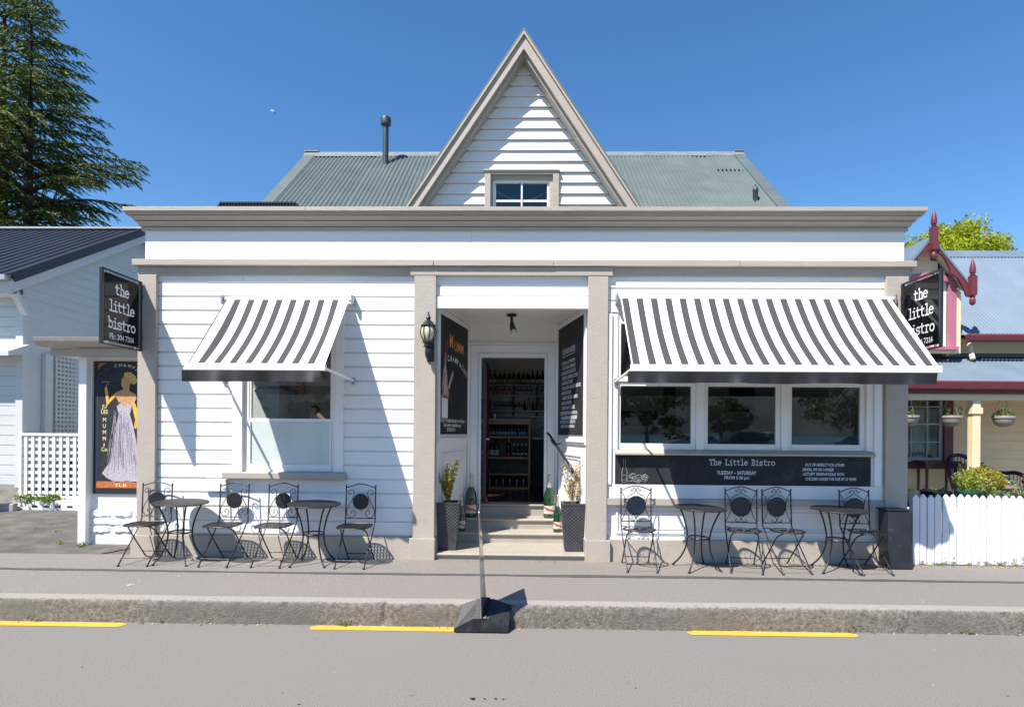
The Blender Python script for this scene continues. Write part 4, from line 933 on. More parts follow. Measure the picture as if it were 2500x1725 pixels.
MB().obox((-.345,-1.955,-.11),(-.315,-1.812,.037),.05,.012).build('panel_slot', BLACK, ps)
ed = MB(); ed.tube([*[pq(0,k/8) for k in range(9)], *[pq(k/4,1) for k in range(5)]], .004, 6); ed.build('panel_edging', METAL, ps)
# ------------------------------------------------------------------ side porch left of the bistro (part of its building)
PB = thing('side_porch', (-5.3,.7,0), 'low white lean-to with taupe gutter and rough stone base, left of the bistro', 'porch')
YP = .64; xl_ = at(212,1100,YP).x
MB().box(xl_-.02,-4.70,YP,YP+.12,-.05,2.66).build('wall', WHITE2, PB)
MB().box(at(192,1100,YP-.1).x,at(211,1100,YP-.1).x,YP-.11,YP+.1,-.05,2.64).build('post', WHITE2, PB, bevel=.004)
mb = MB(); a = at(222,1000,YP).x; mb.box(a,a+.03,YP-.02,YP,.50,2.62); mb.box(a+.03,-4.7,YP-.02,YP,2.52,2.62); mb.build('poster_frame', WHITE2, PB, bevel=.003)
STONE = mat('white_painted_stone', (.74,.745,.75), .7, var=.04, vs=8, bump=.8, bs=14)
r_ = random.Random(9)
for row in range(3):
    z0 = .155+row*.107; x = xl_+.0
    while x < -4.73:
        w = min(r_.choice([.28,.36,.5]), -4.73-x); 
        if w < .06: break
        def fn(u, v, x=x, w=w, z0=z0): 
            e = min(u, 1-u, v, 1-v); return (x+.007+(w-.014)*u, YP-.008-(.030*min(1, e*7))*(.8+.3*r_.random()+.12*sin(u*9+x*7)), z0+.006+.095*v)
        MB().grid(fn, 16, 7).build('stone_block', STONE, PB, smooth=60); x += w
MB().box(xl_,-4.73,YP-.02,YP,-.05,.155).build('stone_base', WHITE2, PB); MB().box(xl_,-4.73,YP-.013,YP,.1555,.48).build('mortar', WHITE2, PB)
g = at(82,822,.25); zg = g.z; xg = g.x
gp = [(.40,zg-.11),(.30,zg-.11),(.26,zg-.085),(.245,zg-.03),(.235,zg-.005),(.25,zg),(.40,zg)]
MB().prism([(y,z) for y, z in gp], 'x', xg, -4.70).build('gutter', TAUPE, PB, smooth=50)
MB().box(at(130,850,.45).x,-4.70,.41,.52,zg-.22,zg-.115).build('fascia', TAUPE, PB)
MB().prism([(.401,zg-.03),(.401,zg+.01),(.95,zg+.06),(.95,zg+.02)], 'x', xg, -4.70).build('roof', ROOFG, PB)  # kept short so sun reaches the added opening in the side wall
MB().box(at(140,850,.6).x,-4.70,.521,.95,zg-.2,zg-.17).build('soffit', WHITE2, PB)
MB().tube(bend([(-4.80,.33,zg-.10),(-4.80,.33,zg-.20),(-4.77,.30,zg-.27),(-4.70,.20,zg-.33)],4), .04, 10).build('downpipe', WHITE2, PB, smooth=True)
# poster: plain generic lady in a long pale dress
x0 = at(232,1000,YP).x; x1 = -4.74; z1 = at(232,882,YP).z; z0 = at(232,1204,YP).z
po_ = thing('wall_poster', ((x0+x1)/2, YP, z0), 'tall dark champagne poster of a woman in a long pale dress on the lean-to wall', 'poster')
MB().box(x0,x1,YP-.026,YP-.002,z0,z1).build('board', BOARD, po_)
H = z1-z0; Wd = H*.41
def PP(u, v, k=0): return (x0+u*Wd, YP-.0275-.0006*k, z0+v*H)
cols = [mat('chalk_orange', (.42,.13,.04), .85, var=.25, vs=30), mat('chalk_skin', (.50,.27,.13), .85, var=.2, vs=30), mat('chalk_dress', (.42,.38,.43), .9, var=.45, vs=70, bump=.5, bs=90), mat('chalk_blonde', (.5,.36,.08), .85, var=.3, vs=40), mat('chalk_yellow', (.68,.62,.28), .8), mat('chalk_blue', (.04,.09,.35), .8), mat('chalk_gold', (.7,.38,.06), .8, var=.2, vs=30), mat('chalk_grey_violet', (.26,.24,.30), .9, var=.3, vs=30), mat('chalk_white', (.62,.60,.62), .9, var=.2, vs=30)]
pm = MB()
def shp(pts, m_, k=0): pm.face([PP(u, v, k) for u, v in pts], m_)
shp([(.06,.045),(.94,.045),(.94,.095),(.06,.095)], 0)
shp([(.08,.93),(.08,.985),(.24,.985),(.15,.968),(.10,.95)][::-1], 0); shp([(.92,.93),(.92,.985),(.76,.985),(.85,.968),(.90,.95)], 0)
def line(pts, w, m_, k=2):
    pm.tube([PP(u, v, k) for u, v in pts], w, 4, m_)
line([(.075,.10),(.075,.86)]+arc(.5,.86,.425,.10,180,0,14)+[(.925,.10)], .0028, 5)
shp([(.42,.66),(.46,.60),(.40,.50),(.36,.36),(.30,.24),(.16,.155),(.25,.12),(.42,.088),(.62,.10),(.80,.085),(.88,.14),(.82,.26),(.78,.40),(.72,.52),(.66,.60),(.70,.665),(.60,.69),(.50,.69)], 2)
shp([(.46,.69),(.40,.735),(.42,.77),(.52,.785),(.55,.80),(.64,.80),(.66,.775),(.76,.755),(.78,.72),(.70,.665),(.60,.685),(.55,.655),(.50,.69)][::-1], 1, 1)
shp([(.52,.80),(.50,.83),(.51,.87),(.56,.895),(.63,.89),(.67,.85),(.65,.80)][::-1], 1, 2)
shp([(.55,.89),(.56,.915),(.66,.92),(.76,.89),(.80,.85),(.74,.825),(.67,.835),(.64,.87),(.60,.885)][::-1], 3, 3)
shp([(.40,.735),(.30,.69),(.24,.66),(.23,.69),(.33,.735),(.42,.77)], 6, 3); shp([(.24,.66),(.22,.74),(.20,.80),(.24,.81),(.27,.75),(.28,.69)][::-1], 6, 4)
shp([(.72,.72),(.80,.64),(.82,.55),(.78,.49),(.74,.50),(.76,.56),(.72,.63),(.70,.68)], 6, 4)
rq = random.Random(6)
for i in range(150):
    u0 = rq.uniform(.38,.64); u1 = .20+(u0-.38)/.26*.62+rq.uniform(-.04,.04); f0 = rq.uniform(0,.75); f1 = min(1, f0+rq.uniform(.12,.35)); b_ = lambda f: (u0+(u1-u0)*f**1.3+.004*sin(f*30), .64-.50*f)
    line([b_(f0), b_((f0+f1)/2), b_(f1)], .0011, (2,7,8)[i%3], 3)
line([(.14,.845),(.30,.845),(.24,.82),(.22,.80)], .004, 2, 5)
for s_, v in (('JU',.645),('LES',.605),('M',.545),('U',.498),('M',.450),('M',.402),('&',.362),('Co',.322)): put_text(pm, s_, PP(.20,v,3), (1,0,0), (0,0,1), .075 if s_ != '&' else .05, align='c', m=4, xs=.85)
for i, c in enumerate('CHAMPAGNE'):
    a = 108-i*12.5; put_text(pm, c, PP(.52+.36*cos(R(a)), .845+.115*sin(R(a)), 3), (sin(R(a)),0,-cos(R(a))*.8), (cos(R(a))*.8,0,sin(R(a))), .06, align='c', m=4)
put_text(pm, 'TLB', PP(.5,.055,3), (1,0,0), (0,0,1), .062, align='c', m=4, xs=1.6)
pm.build('chalk_drawing', cols, po_)

# ------------------------------------------------------------------ left neighbour house, gate, low wall
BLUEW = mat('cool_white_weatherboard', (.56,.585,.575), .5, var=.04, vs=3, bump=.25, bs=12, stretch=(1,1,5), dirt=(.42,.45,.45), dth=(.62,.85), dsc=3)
NH = thing('neighbour_house', (-12,5,0), 'white weatherboard house with dark navy roof at the left edge', 'house')
XC, YC = -9.2, 3.65; YR = 7.0; zE, zR = 4.30, 6.42; sN = (zR-zE)/(YR-3.25)
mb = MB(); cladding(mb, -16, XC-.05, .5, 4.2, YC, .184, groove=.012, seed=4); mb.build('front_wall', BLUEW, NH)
mb = MB(); z = .5; YB = 2*YR-YC
while z < zR-.2:
    ya, yb_ = YC, YB
    zt = z+.184
    if zt > zE-.1: ya = max(YC, 3.25+(zt-zE+.1)/sN); yb_ = 2*YR-ya
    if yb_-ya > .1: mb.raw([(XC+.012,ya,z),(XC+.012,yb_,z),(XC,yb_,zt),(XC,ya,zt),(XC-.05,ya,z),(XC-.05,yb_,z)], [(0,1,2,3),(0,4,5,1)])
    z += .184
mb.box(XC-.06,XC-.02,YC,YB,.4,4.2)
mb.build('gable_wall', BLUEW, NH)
mb = MB(); mb.box(XC-.10,XC+.03,YC-.03,YC+.10,.45,4.2); mb.build('corner_board', BLUEW, NH); MB().box(XC+.012,XC+.09,YC+.42,YC+.60,.45,3.0).build('corner_post', BLUEW, NH)
MB().obox((XC+.03,YC+.03,3.68),(XC+.10,3.35,4.02),.10,.10).build('eave_bracket', BLUEW, NH)
def ribbed(mb, x0, x1, ya, za, yb, zb, pitch=.2):
    vs = []; xs_ = []; x = x0
    while x < x1-.01: xs_ += [(x,0),(x+.012,.02),(x+.032,.02),(x+.044,0)]; x += pitch
    xs_.append((x1,0)); L = sqrt((yb-ya)**2+(zb-za)**2); ny, nz = -(zb-za)/L, (yb-ya)/L
    for x, h in xs_: vs += [(x,ya+ny*h,za+nz*h),(x,yb+ny*h,zb+nz*h)]
    mb.raw(vs, [(2*i,2*i+2,2*i+3,2*i+1) for i in range(len(xs_)-1)])
mb = MB(); ribbed(mb, -16.2, XC+.14, 3.25, zE, YR, zR); ribbed(mb, -16.2, XC+.14, 2*YR-3.25, zE, YR, zR); mb.build('roof', ROOFD, NH)
mb = MB(); mb.raw([(-16.2,YR-.16,zR-.045),(XC+.17,YR-.16,zR-.045),(XC+.17,YR,zR+.055),(-16.2,YR,zR+.055),(XC+.17,YR+.16,zR-.045),(-16.2,YR+.16,zR-.045)], [(0,1,2,3),(3,2,4,5)]); mb.build('ridge_cap', mat('pale_ridge', (.3,.31,.33), .4, .3), NH)
for s in (-1, 1):
    ye = YR+s*(YR-3.25)*1.0
    MB().obox((XC+.16,ye,zE-.03),(XC+.16,YR,zR-.03),.035,.17).build('barge_flashing', mat('dark_barge', (.025,.022,.025), .5), NH)
    MB().obox((XC+.13,ye-s*.0,zE-.20),(XC+.13,YR,zR-.20),.03,.20).build('barge_board', BLUEW, NH)
    MB().raw([(XC-.05,ye,zE-.13),(XC+.12,ye,zE-.13),(XC+.12,YR,zR-.13),(XC-.05,YR,zR-.13)], [(0,1,2,3)]).build('soffit', BLUEW, NH)
MB().box(-16.2,XC+.12,3.12,3.25,zE-.10,zE-.01).build('gutter', mat('galvanised', (.42,.45,.45), .4, .5), NH)
MB().box(-16.2,XC+.12,3.251,3.30,zE-.30,zE-.05).build('fascia', BLUEW, NH); MB().box(-16.2,XC+.1,3.30,YC,zE-.31,zE-.29).build('soffit', BLUEW, NH)
h0 = at(0,850,3.3); h1 = at(20,866,3.2)
MB().prism([(YC,h0.z+.12),(3.2,h0.z-.06),(3.2,h0.z-.14),(YC,h0.z-.05)], 'x', -11.4, h1.x).build('window_hood', BLUEW, NH)
window('window', NH, -11.0, -10.1, 1.6, 2.7, YC-.02, .08, mat_f=BLUEW)
MB().box(-16,XC+.02,YC-.02,YC+.4,-.1,.5).build('foundation', CONC, NH)
lat = thing('lattice_screen', (XC+.1,4.5,1.5), 'tall narrow white lattice screen on the shaded gable wall of the neighbour house', 'lattice')
def lattice(o, x0, x1, y0, y1, z0, z1, nx, nz, w, axis, framew=.03, mt=OLDWHITE, th_=.012):
    mb = MB()
    for i in range(nx):
        f = (i+.5)/nx
        if axis == 'y': mb.box(x0,x0+th_,y0+(y1-y0)*f-w/2,y0+(y1-y0)*f+w/2,z0,z1)
        else: mb.box(x0+(x1-x0)*f-w/2,x0+(x1-x0)*f+w/2,y0,y0+th_,z0,z1)
    for i in range(nz):
        f = (i+.5)/nz
        if axis == 'y': mb.box(x0+th_+.0005,x0+2*th_,y0,y1,z0+(z1-z0)*f-w/2,z0+(z1-z0)*f+w/2)
        else: mb.box(x0,x1,y0+th_+.0005,y0+2*th_,z0+(z1-z0)*f-w/2,z0+(z1-z0)*f+w/2)
    mb.build('slats', mt, o)
lattice(lat, XC+.09, 0, 4.28, 4.95, 1.35, 3.05, 7, 20, .035, 'y', mt=BLUEW)
gx0, gx1 = at(47,1130,3.6).x, -7.7
gate = thing('lattice_gate', (-8.5,3.6,.27), 'weathered white square lattice gate beside the neighbour house', 'gate')
lattice(gate, gx0+.05, gx1-.05, 3.60, 0, .31, 1.42, 11, 9, .055, 'x', th_=.016)
mb = MB(); mb.box(gx0,gx0+.05,3.585,3.64,.27,1.47); mb.box(gx1-.05,gx1,3.585,3.64,.27,1.47); mb.box(gx0+.05,gx1-.05,3.585,3.64,1.42,1.47); mb.box(gx0+.05,gx1-.05,3.585,3.64,.27,.31); mb.build('frame', OLDWHITE, gate, bevel=.004)
hd = thing('shrub', (-7.7,5.2,.1), 'dark ivy bush seen through the lattice gate', 'bush')
lw = thing('block_wall', (-8.5,3.5,.08), 'low pierced white block wall under the lattice gate', 'wall')
mb = MB(); mb.box(gx0+.15,-6.6,3.40,3.56,.05,.25)
for i in range(9): mb.box(gx0+.4+i*.21,gx0+.5+i*.21,3.397,3.40,.12,.155,1)  # dark patches on the face stand in for shaded holes
mb.build('blocks', [OLDWHITE, DARK], lw)
MB().box(gx0-.1,-6.6,3.57,3.7,.1,.27).build('ledge', mat('peeling_brick', (.45,.36,.32), .9, var=.3, vs=6, bump=.6, bs=30), lw)
lw2 = thing('retaining_wall', (-10,3.0,.1), 'low peeling white plank wall at the left edge', 'wall')
mb = MB()
for i in range(3): mb.box(-14,gx0-.02,3.0+.004*i,3.15,.14+i*.155,.14+i*.155+.15)
mb.build('planks', OLDWHITE, lw2); 
kb = MB(); kb.obox((-14,2.3,.09),(gx0+.2,3.3,.12),.14,.17); tag(kb.build('driveway_edging', mat('grey_concrete_edge', (.33,.32,.31), .9, var=.2, vs=5, bump=.6), None, bevel=.02), 'curved grey concrete edging in front of the low plank wall', 'edging')
GRN = leafmat('weed_leaves', (.06,.13,.01), (.22,.32,.04)); IVY = leafmat('ivy_leaves', (.01,.03,.008), (.05,.09,.02))
def blob(mb, c, rx, ry, rz, n, size, r, el=1.5):
    for i in range(n):
        d = Vector((r.gauss(0,1),r.gauss(0,1),r.gauss(0,1))).normalized()*(r.random()**.45)
        leafquad(mb, Vector((c[0]+d.x*rx, c[1]+d.y*ry, c[2]+d.z*rz)), size*r.uniform(.6,1.3), r, el)
r_ = random.Random(21); f = MB(); blob(f, (-8.2,4.7,.75), .9, .4, .75, 2600, .035, r_); f.build('foliage', IVY, hd); MB().tube([(-8.2,4.7,0),(-8.15,4.7,.5),(-8.2,4.75,1.0)], .02, 5).build('stems', TWIG, hd)
wd = MB()
for i in range(26):
    px_, py_ = r_.uniform(40,135), 0; c = at(px_, 1222, 3.35); blob(wd, (c.x, 3.38+r_.uniform(-.1,.1), .27+r_.uniform(-.03,.04)), .09, .07, .07, 26, .018, r_)
for px_, py_, Y in ((150,1310,.6),(200,1322,.5),(205,1326,.45),(60,1250,2.6),(110,1262,2.4),(180,1240,2.9),(120,1275,2.0),(95,1285,1.6),(140,1290,1.4)):
    c = at(px_, py_, Y); blob(wd, (c.x, Y, .03), .07, .07, .035, 24, .014, r_)
struct(wd.build('weeds', GRN), 'stuff', 'green weeds growing along the edges of the driveway')
# litter of dry leaves at the foot of the wall and kerb weeds
lt = MB(); DRY = leafmat('dry_leaves', (.3,.16,.05), (.55,.4,.2), trans=.1)
for i in range(330):
    x = r_.choice([r_.uniform(4.75,7.5), r_.uniform(1.0,4.4), r_.uniform(-4.4,4.4)]); y = -.10-abs(r_.gauss(0,.035)); 
    mx = Vector((x, y, pz(y)+.006)); leafquad(lt, mx, r_.uniform(.006,.013), r_)
for i in range(200):
    x = r_.uniform(-6,6.5); y = -1.82-abs(r_.gauss(0,.02)); leafquad(lt, Vector((x,y,-.232)), r_.uniform(.005,.011), r_)
struct(lt.build('leaf_litter', DRY), 'stuff', 'dry leaf litter along the foot of the walls and the kerb')
kw = MB()
for x, n in ((-4.45,18),(-3.3,6),(-1.62,26),(4.08,8),(3.0,6)):
    for i in range(n): leafquad(kw, Vector((x+r_.gauss(0,.03), -1.83+r_.gauss(0,.012), -.225+abs(r_.gauss(0,.02)))), r_.uniform(.006,.012), r_, 2.2)
for x in [4.9+.17*i for i in range(9)]:
    for i in range(6): leafquad(kw, Vector((x+r_.gauss(0,.04), -.10+r_.gauss(0,.012), .01+abs(r_.gauss(0,.02)))), r_.uniform(.006,.014), r_, 2.2)
struct(kw.build('kerb_weeds', GRN), 'stuff', 'small weeds sprouting at the kerb and fence foot')

# ------------------------------------------------------------------ right: picket fence and cottage
fn_ = thing('picket_fence', (6.5,-.02,0), 'white picket fence with pointed boards right of the black box', 'fence')
x = 4.735; i = 0; r_ = random.Random(4)
PICK, n, p = newmat('picket_paint'); co = coords(n); no = N(n, 'TexNoise', Scale=14.0, Detail=8.0, Roughness=.75); n.links.new(co, no.inputs['Vector'])
g_ = N(n, 'SeparateXYZ'); n.links.new(co, g_.inputs[0]); mr = N(n, 'MapRange'); mr.inputs[1].default_value = .16; mr.inputs[2].default_value = .0; mr.inputs[3].default_value = 0; mr.inputs[4].default_value = .22; n.links.new(g_.outputs[2], mr.inputs[0])
ad = N(n, 'Math', operation='ADD'); n.links.new(no.outputs[0], ad.inputs[0]); n.links.new(mr.outputs[0], ad.inputs[1])
n.links.new(mixc(n, ramp(n, ad.outputs[0], .66, .74), (.72,.725,.74), (.24,.21,.17)), p.inputs['Base Color']); p.inputs['Roughness'].default_value = .6
while x < 8.6:
    w = .0795+r_.uniform(-.001,.001); y = -.045+r_.uniform(-.003,.003); zt = .845+r_.uniform(-.008,.008); zb = r_.uniform(.0,.012); t_ = r_.uniform(-.004,.004)
    pts = [(x,zb),(x+w,zb),(x+w+t_,zt-.045),(x+w/2+t_+.008,zt-.002),(x+w/2+t_-.008,zt-.002),(x+t_,zt-.045)]
    MB().prism(pts, 'y', y, y+.018).build('picket', PICK, fn_, bevel=.002); x += .0905; i += 1
for z in (.18,.62): MB().box(4.735,8.6,-.02,.02,z,z+.07).build('rail', OLDWHITE, fn_)
for x in (4.78,6.6,8.5): MB().box(x,x+.08,.021,.10,-.05,.78).build('post', OLDWHITE, fn_)
CO = thing('cottage', (8,5,0), 'cream cottage with blue iron roof, burgundy trim and gabled dormer at the right edge', 'house')
YV, YW = 2.45, 4.0; XL, XR = 5.2, 15.0
mb = MB(); cladding(mb, XL, XR, .3, 3.36, YW, .165, [(6.75,7.95,1.06,2.42)], groove=.010, seed=8); mb.build('front_wall', CREAM, CO)
MB().box(XL,XR,YV-.1,YW-.001,-.05,.30).build('verandah_floor', mat('verandah_boards', (.5,.46,.4), .7), CO)
wn = MB(); wn.box(6.62,6.75,YW-.04,YW+.08,.98,2.50); wn.box(7.95,8.12,YW-.04,YW+.08,.98,2.50); wn.box(6.75,7.95,YW-.04,YW+.08,2.42,2.50); wn.box(6.58,8.16,YW-.08,YW+.08,.985-.05,1.06)
cw = wn.build('window_casing', BURG, CO, bevel=.004)
window('sash', cw, 6.75, 7.95, 1.061, 2.42, YW+.04, .06, bars=((1.42,.018),(1.75,.03),(2.08,.018)), vbars=((7.05,.018),(7.35,.018),(7.65,.018)), mat_f=mat('grey_white_sash', (.5,.52,.53), .5))
CURT = mat('lace_curtain', (.5,.48,.42), .9, var=.1, vs=10)
MB().grid(lambda u,v: (7.15+.62*u, YW+.14+.02*sin(u*42)+.008*sin(u*17), 1.08+1.32*v), 60, 2).build('curtain', CURT, cw, smooth=True)
mb = MB(); mb.box(6.4,8.3,YW+.8,YW+.85,.5,3.2); mb.box(6.35,6.4,YW+.1,YW+.85,.5,3.2); mb.box(8.3,8.35,YW+.1,YW+.85,.5,3.2); mb.box(6.35,8.35,YW+.1,YW+.85,2.6,2.65); mb.build('room_wall', DARK, CO)
mb = MB(); corr(mb, XL, XR, YV-.08, 2.42, YW, 3.02, .076, .010); mb.build('verandah_roof', ROOFB, CO, smooth=80)
MB().raw([(XL,YW-.16,3.0),(XR,YW-.16,3.0),(XR,YW-.005,3.09),(XL,YW-.005,3.09)],[(0,1,2,3)]).build('flashing', ROOFB, CO)
MB().prism([(YV-.18,2.42),(YV-.20,2.40),(YV-.18,2.30),(YV-.14,2.28),(YV-.08,2.28),(YV-.08,2.42)], 'x', XL, XR).build('gutter', BURG, CO, smooth=40)
MB().box(XL,XR,YV-.079,YV-.04,2.22,2.41).build('fascia', BURG, CO); MB().box(XL,XR,YV-.03,YV+.06,2.12,2.30).build('verandah_beam', CREAM, CO)
for px_ in (7.37, 10.2, 13): 
    vpz = MB().box(px_-.065,px_+.065,YV-.05,YV+.08,.3,2.119).build('verandah_post', CREAM, CO, bevel=.012); MB().box(px_-.085,px_+.085,YV-.07,YV+.10,1.90,2.0).build('collar', CREAM, vpz, bevel=.006)
Ya, za, Yb, zb_ = 3.62, 3.37, 6.3, 5.66
mb = MB(); corr(mb, XL, XR+.3, Ya, za, Yb, zb_, .076, .011); corr(mb, XL, XR+.3, 2*Yb-Ya, za, Yb, zb_, .076, .011); mb.build('roof', ROOFB, CO, smooth=80)
mb = MB(); mb.raw([(XL,Yb-.2,zb_-.15),(XR+.3,Yb-.2,zb_-.15),(XR+.3,Yb,zb_+.05),(XL,Yb,zb_+.05),(XR+.3,Yb+.2,zb_-.15),(XL,Yb+.2,zb_-.15)], [(0,1,2,3),(3,2,4,5)]); mb.build('ridge_cap', ROOFB, CO)
MB().prism([(Ya-.14,za+.0),(Ya-.16,za-.03),(Ya-.14,za-.11),(Ya-.10,za-.13),(Ya-.02,za-.13),(Ya-.02,za+.0)], 'x', 8.06, XR).build('gutter', BURG, CO, smooth=40)
MB().tube([(8.22,3.72,3.22),(8.20,3.60,2.93)], .045, 10).build('downpipe', CREAM, CO, smooth=True)
# dormer
DX, DA = 7.245, 5.06; dh = lambda z: (DA-z)/1.21
dm = MB(); cladding(dm, 0, 0, 3.02, 4.95, 3.52, .165, [(6.80,7.69,3.14,4.30)], groove=.01, xf=lambda z: (max(6.60, DX-dh(z)+.14), min(7.89, DX+dh(z)-.14)), seed=2)
dm.box(6.60,6.63,3.55,5.4,3.02,4.15); dm.box(7.86,7.89,3.55,5.4,3.02,4.15); D = dm.build('dormer', CREAM, CO)
MB().box(7.80,7.905,3.505,3.60,3.02,4.12).build('corner_board', CREAM, D)
for s in (-1, 1):
    rf = MB(); X0 = .70
    rf.raw([(DX+s*X0,3.32,DA-X0*1.21),(DX,3.32,DA),(DX,6.2,DA),(DX+s*X0,6.2,DA-X0*1.21),(DX+s*X0,3.32,DA-X0*1.21-.05),(DX,3.32,DA-.06)], [(0,1,2,3),(0,4,5,1)]); rf.build('dormer_roof', ROOFB, D)
    # scalloped barge board
    out_ = [(0,-.06),(.70,-.06-.70*1.21)]; inn = [(a*.86, b*.76) for a, b in [(.84,-1.42),(.74,-1.40),(.70,-1.28),(.62,-1.10),(.56,-.98),(.46,-.90),(.40,-.86),(.40,-.80),(.345,-.66),(.28,-.52),(.20,-.42),(.10,-.36),(0,-.34)]]
    pts = [(DX+s*a, DA+b) for a, b in out_+inn]
    MB().prism(pts if s > 0 else pts[::-1], 'y', 3.33, 3.365).build('barge_board', BURG, D)
    sf = MB().raw([(DX+s*.69,3.34,DA-.08-.69*1.21),(DX,3.34,DA-.08),(DX,3.55,DA-.08),(DX+s*.69,3.55,DA-.08-.69*1.21)], [(0,1,2,3)]); sf.build('soffit', CREAM, D)
def finial(x, y, z, k, name='finial'):
    m_ = MB(); m_.lathe([(0,0),(.02,0),(.045,.03),(.05,.09),(.035,.13),(.05,.15),(.035,.17),(.05,.19)], (x,y,z), 14)
    m_.box(x-.05,x+.05,y-.05,y+.05,z+.17,z+.17+.40*k); zt = z+.17+.40*k
    m_.lathe([(.03,0),(.048,.02),(.028,.035),(.045,.05),(.05,.075),(.05,.12),(.036,.2),(.016,.28),(0,.32)], (x,y,zt), 14)
    m_.build(name, BURG, D, smooth=35)
finial(DX,3.27,DA-.44,1.0); finial(DX+.70,3.28,3.83,.85); finial(DX-.70,3.28,3.83,.85)
pf = MB(); pf.box(6.68,6.80,3.48,3.56,3.14,4.30); pf.box(7.69,7.81,3.48,3.56,3.14,4.30); pf.box(6.66,7.84,3.45,3.57,3.08,3.139)
hd_ = [(6.68,4.3005),(6.80,4.3005),(6.80,4.16),(6.9,4.22),(7.06,4.265),(7.245,4.28),(7.43,4.265),(7.59,4.22),(7.69,4.16),(7.69,4.3005),(7.81,4.3005),(7.81,4.34),(7.6,4.42),(7.245,4.46),(6.89,4.42),(6.68,4.34)]
pf.prism([(6.68,4.301),(7.81,4.301),(7.81,4.34),(7.6,4.41),(7.245,4.45),(6.89,4.41),(6.68,4.34)], 'y', 3.48, 3.56)
pwn = pf.build('window_casing', PINK, D, bevel=.004)
window('sash', pwn, 6.80, 7.69, 3.141, 4.30, 3.60, .06, bars=((3.74,.04),))
MB().grid(lambda u,v: (6.84+.81*u, 3.66+.02*sin(u*50)+.008*sin(u*23), 3.2+1.05*v), 60, 2).build('curtain', mat('white_curtain', (.66,.68,.68), .9), pwn, smooth=True)

# baskets, wicker chair, side table, garden plants
CHN = mat('chain_metal', (.35,.35,.34), .4, .6); STP = mat('stone_grey_plastic', (.25,.235,.21), .5, var=.06); FOLG = leafmat('basket_leaves', (.04,.12,.02), (.20,.32,.08))
def basket(x, y, z, seed, label, group):
    th = thing('hanging_basket', (x,y,z), label, 'hanging basket', group)
    MB().lathe([(0,0),(.07,.004),(.115,.03),(.142,.08),(.150,.13),(.150,.135),(.163,.138),(.163,.165),(.158,.175),(.15,.175),(.145,.15),(0,.15)], (x,y,z), 24).build('bowl', STP, th, smooth=True)
    c = MB()
    for k in range(3):
        a = .5+2.094*k; c.tube([(x+.155*cos(a),y+.155*sin(a),z+.17),(x,y,z+.56)], .0035, 4)
    c.tube([(x,y,z+.56),(x,y,z+.62)], .004, 4); c.build('chains', CHN, th)
    r = random.Random(seed); f = MB()
    for i in range(9):
        a = r.uniform(0,6.28); blob(f, (x+.13*cos(a)*r.random()**.3*1.1, y+.12*sin(a), z+.20+r.uniform(-.01,.10)), .05,.05,.04, 16, .016, r, 1.1)
    f.build('foliage', FOLG, th)
    return th
gb = 'stone grey hanging baskets under the cottage verandah'
basket(6.33,2.52,1.70,1,'hanging basket half hidden behind the bistro corner pillar',gb)
basket(7.04,2.52,1.70,2,'hanging basket in front of the curtained cottage window',gb)
basket(7.90,2.52,1.70,5,'hanging basket right of the cream verandah post',gb)
WICK = mat('purple_wicker', (.06,.012,.045), .5, var=.3, vs=30)
wc = thing('wicker_chair', (8.2,3.3,.3), 'dark purple wicker armchair with rolled back on the cottage verandah', 'chair')
bkp = [(7.62,3.25,.62),(7.60,3.35,.95),(7.72,3.5,1.16),(7.95,3.55,1.20),(8.15,3.5,1.10),(8.32,3.42,.95),(8.48,3.3,.90),(8.62,3.15,.92),(8.68,3.02,.86),(8.62,2.98,.78)]
MB().tube(bend(bkp,4), .035, 8).build('back_rim', WICK, wc, smooth=True)
g = MB()
for i in range(1, 30):
    f = i/30*9; k = int(f); q = Vector(bkp[k]).lerp(Vector(bkp[min(9,k+1)]), f-k); g.tube([q,(q.x*.9+.82, q.y-.05, .62)], .006, 4)
for z in (.70,.78,.86,.94): g.tube([(7.64,3.33,z),(7.8,3.48,z),(8.1,3.48,z),(8.35,3.38,z),(8.5,3.2,z)], .006, 4)
g.build('back_weave', WICK, wc)
MB().lathe([(0,0),(.36,0),(.42,.03),(.42,.06),(.36,.08),(0,.08)], (8.18,3.12,.56), 20).build('seat', WICK, wc, smooth=True)
MB().lathe([(0,0),(.30,0),(.33,.04),(.28,.08),(0,.10)], (8.22,3.05,.645), 18).build('cushion', mat('striped_cushion', (.18,.12,.1), .9, var=.4, vs=20), wc, smooth=True)
for dx, dy in ((-.32,-.2),(.32,-.2),(-.28,.28),(.3,.26)): MB().tube([(8.18+dx*.8,3.12+dy*.8,.57),(8.18+dx,3.12+dy,.305)], .022, 7).build('leg', WICK, wc, smooth=True)
def flowers(name, cx, cy, cz, rx, rz, n, seed, mt, label, cat='flowers', size=.03, leaf=None, pot=None, ry=None, group=None, ln=120, lsz=.02):
    th = thing(name, (cx,cy,cz-rz), label, cat, group); r = random.Random(seed); f = MB(); lf = MB()
    for i in range(n):
        c = Vector((cx+r.gauss(0,rx*.5), cy+r.gauss(0,(ry or rx)*.5), cz+r.gauss(0,rz*.5)))
        for k in range(9): leafquad(f, c+Vector((r.gauss(0,size*.4),r.gauss(0,size*.4),r.gauss(0,size*.4))), size*.5, r, 1.0)
    blob(lf, (cx,cy,cz-.02), rx*1.1, (ry or rx)*1.1, rz*1.1, ln, lsz, r)
    if n: f.build('blossoms', mt, th)
    lf.build('foliage', leaf or FOLG, th)
    if pot: MB().lathe(pot[0], (cx,cy,pot[1]), 18).build('pot', pot[2], th, smooth=True)
    return th
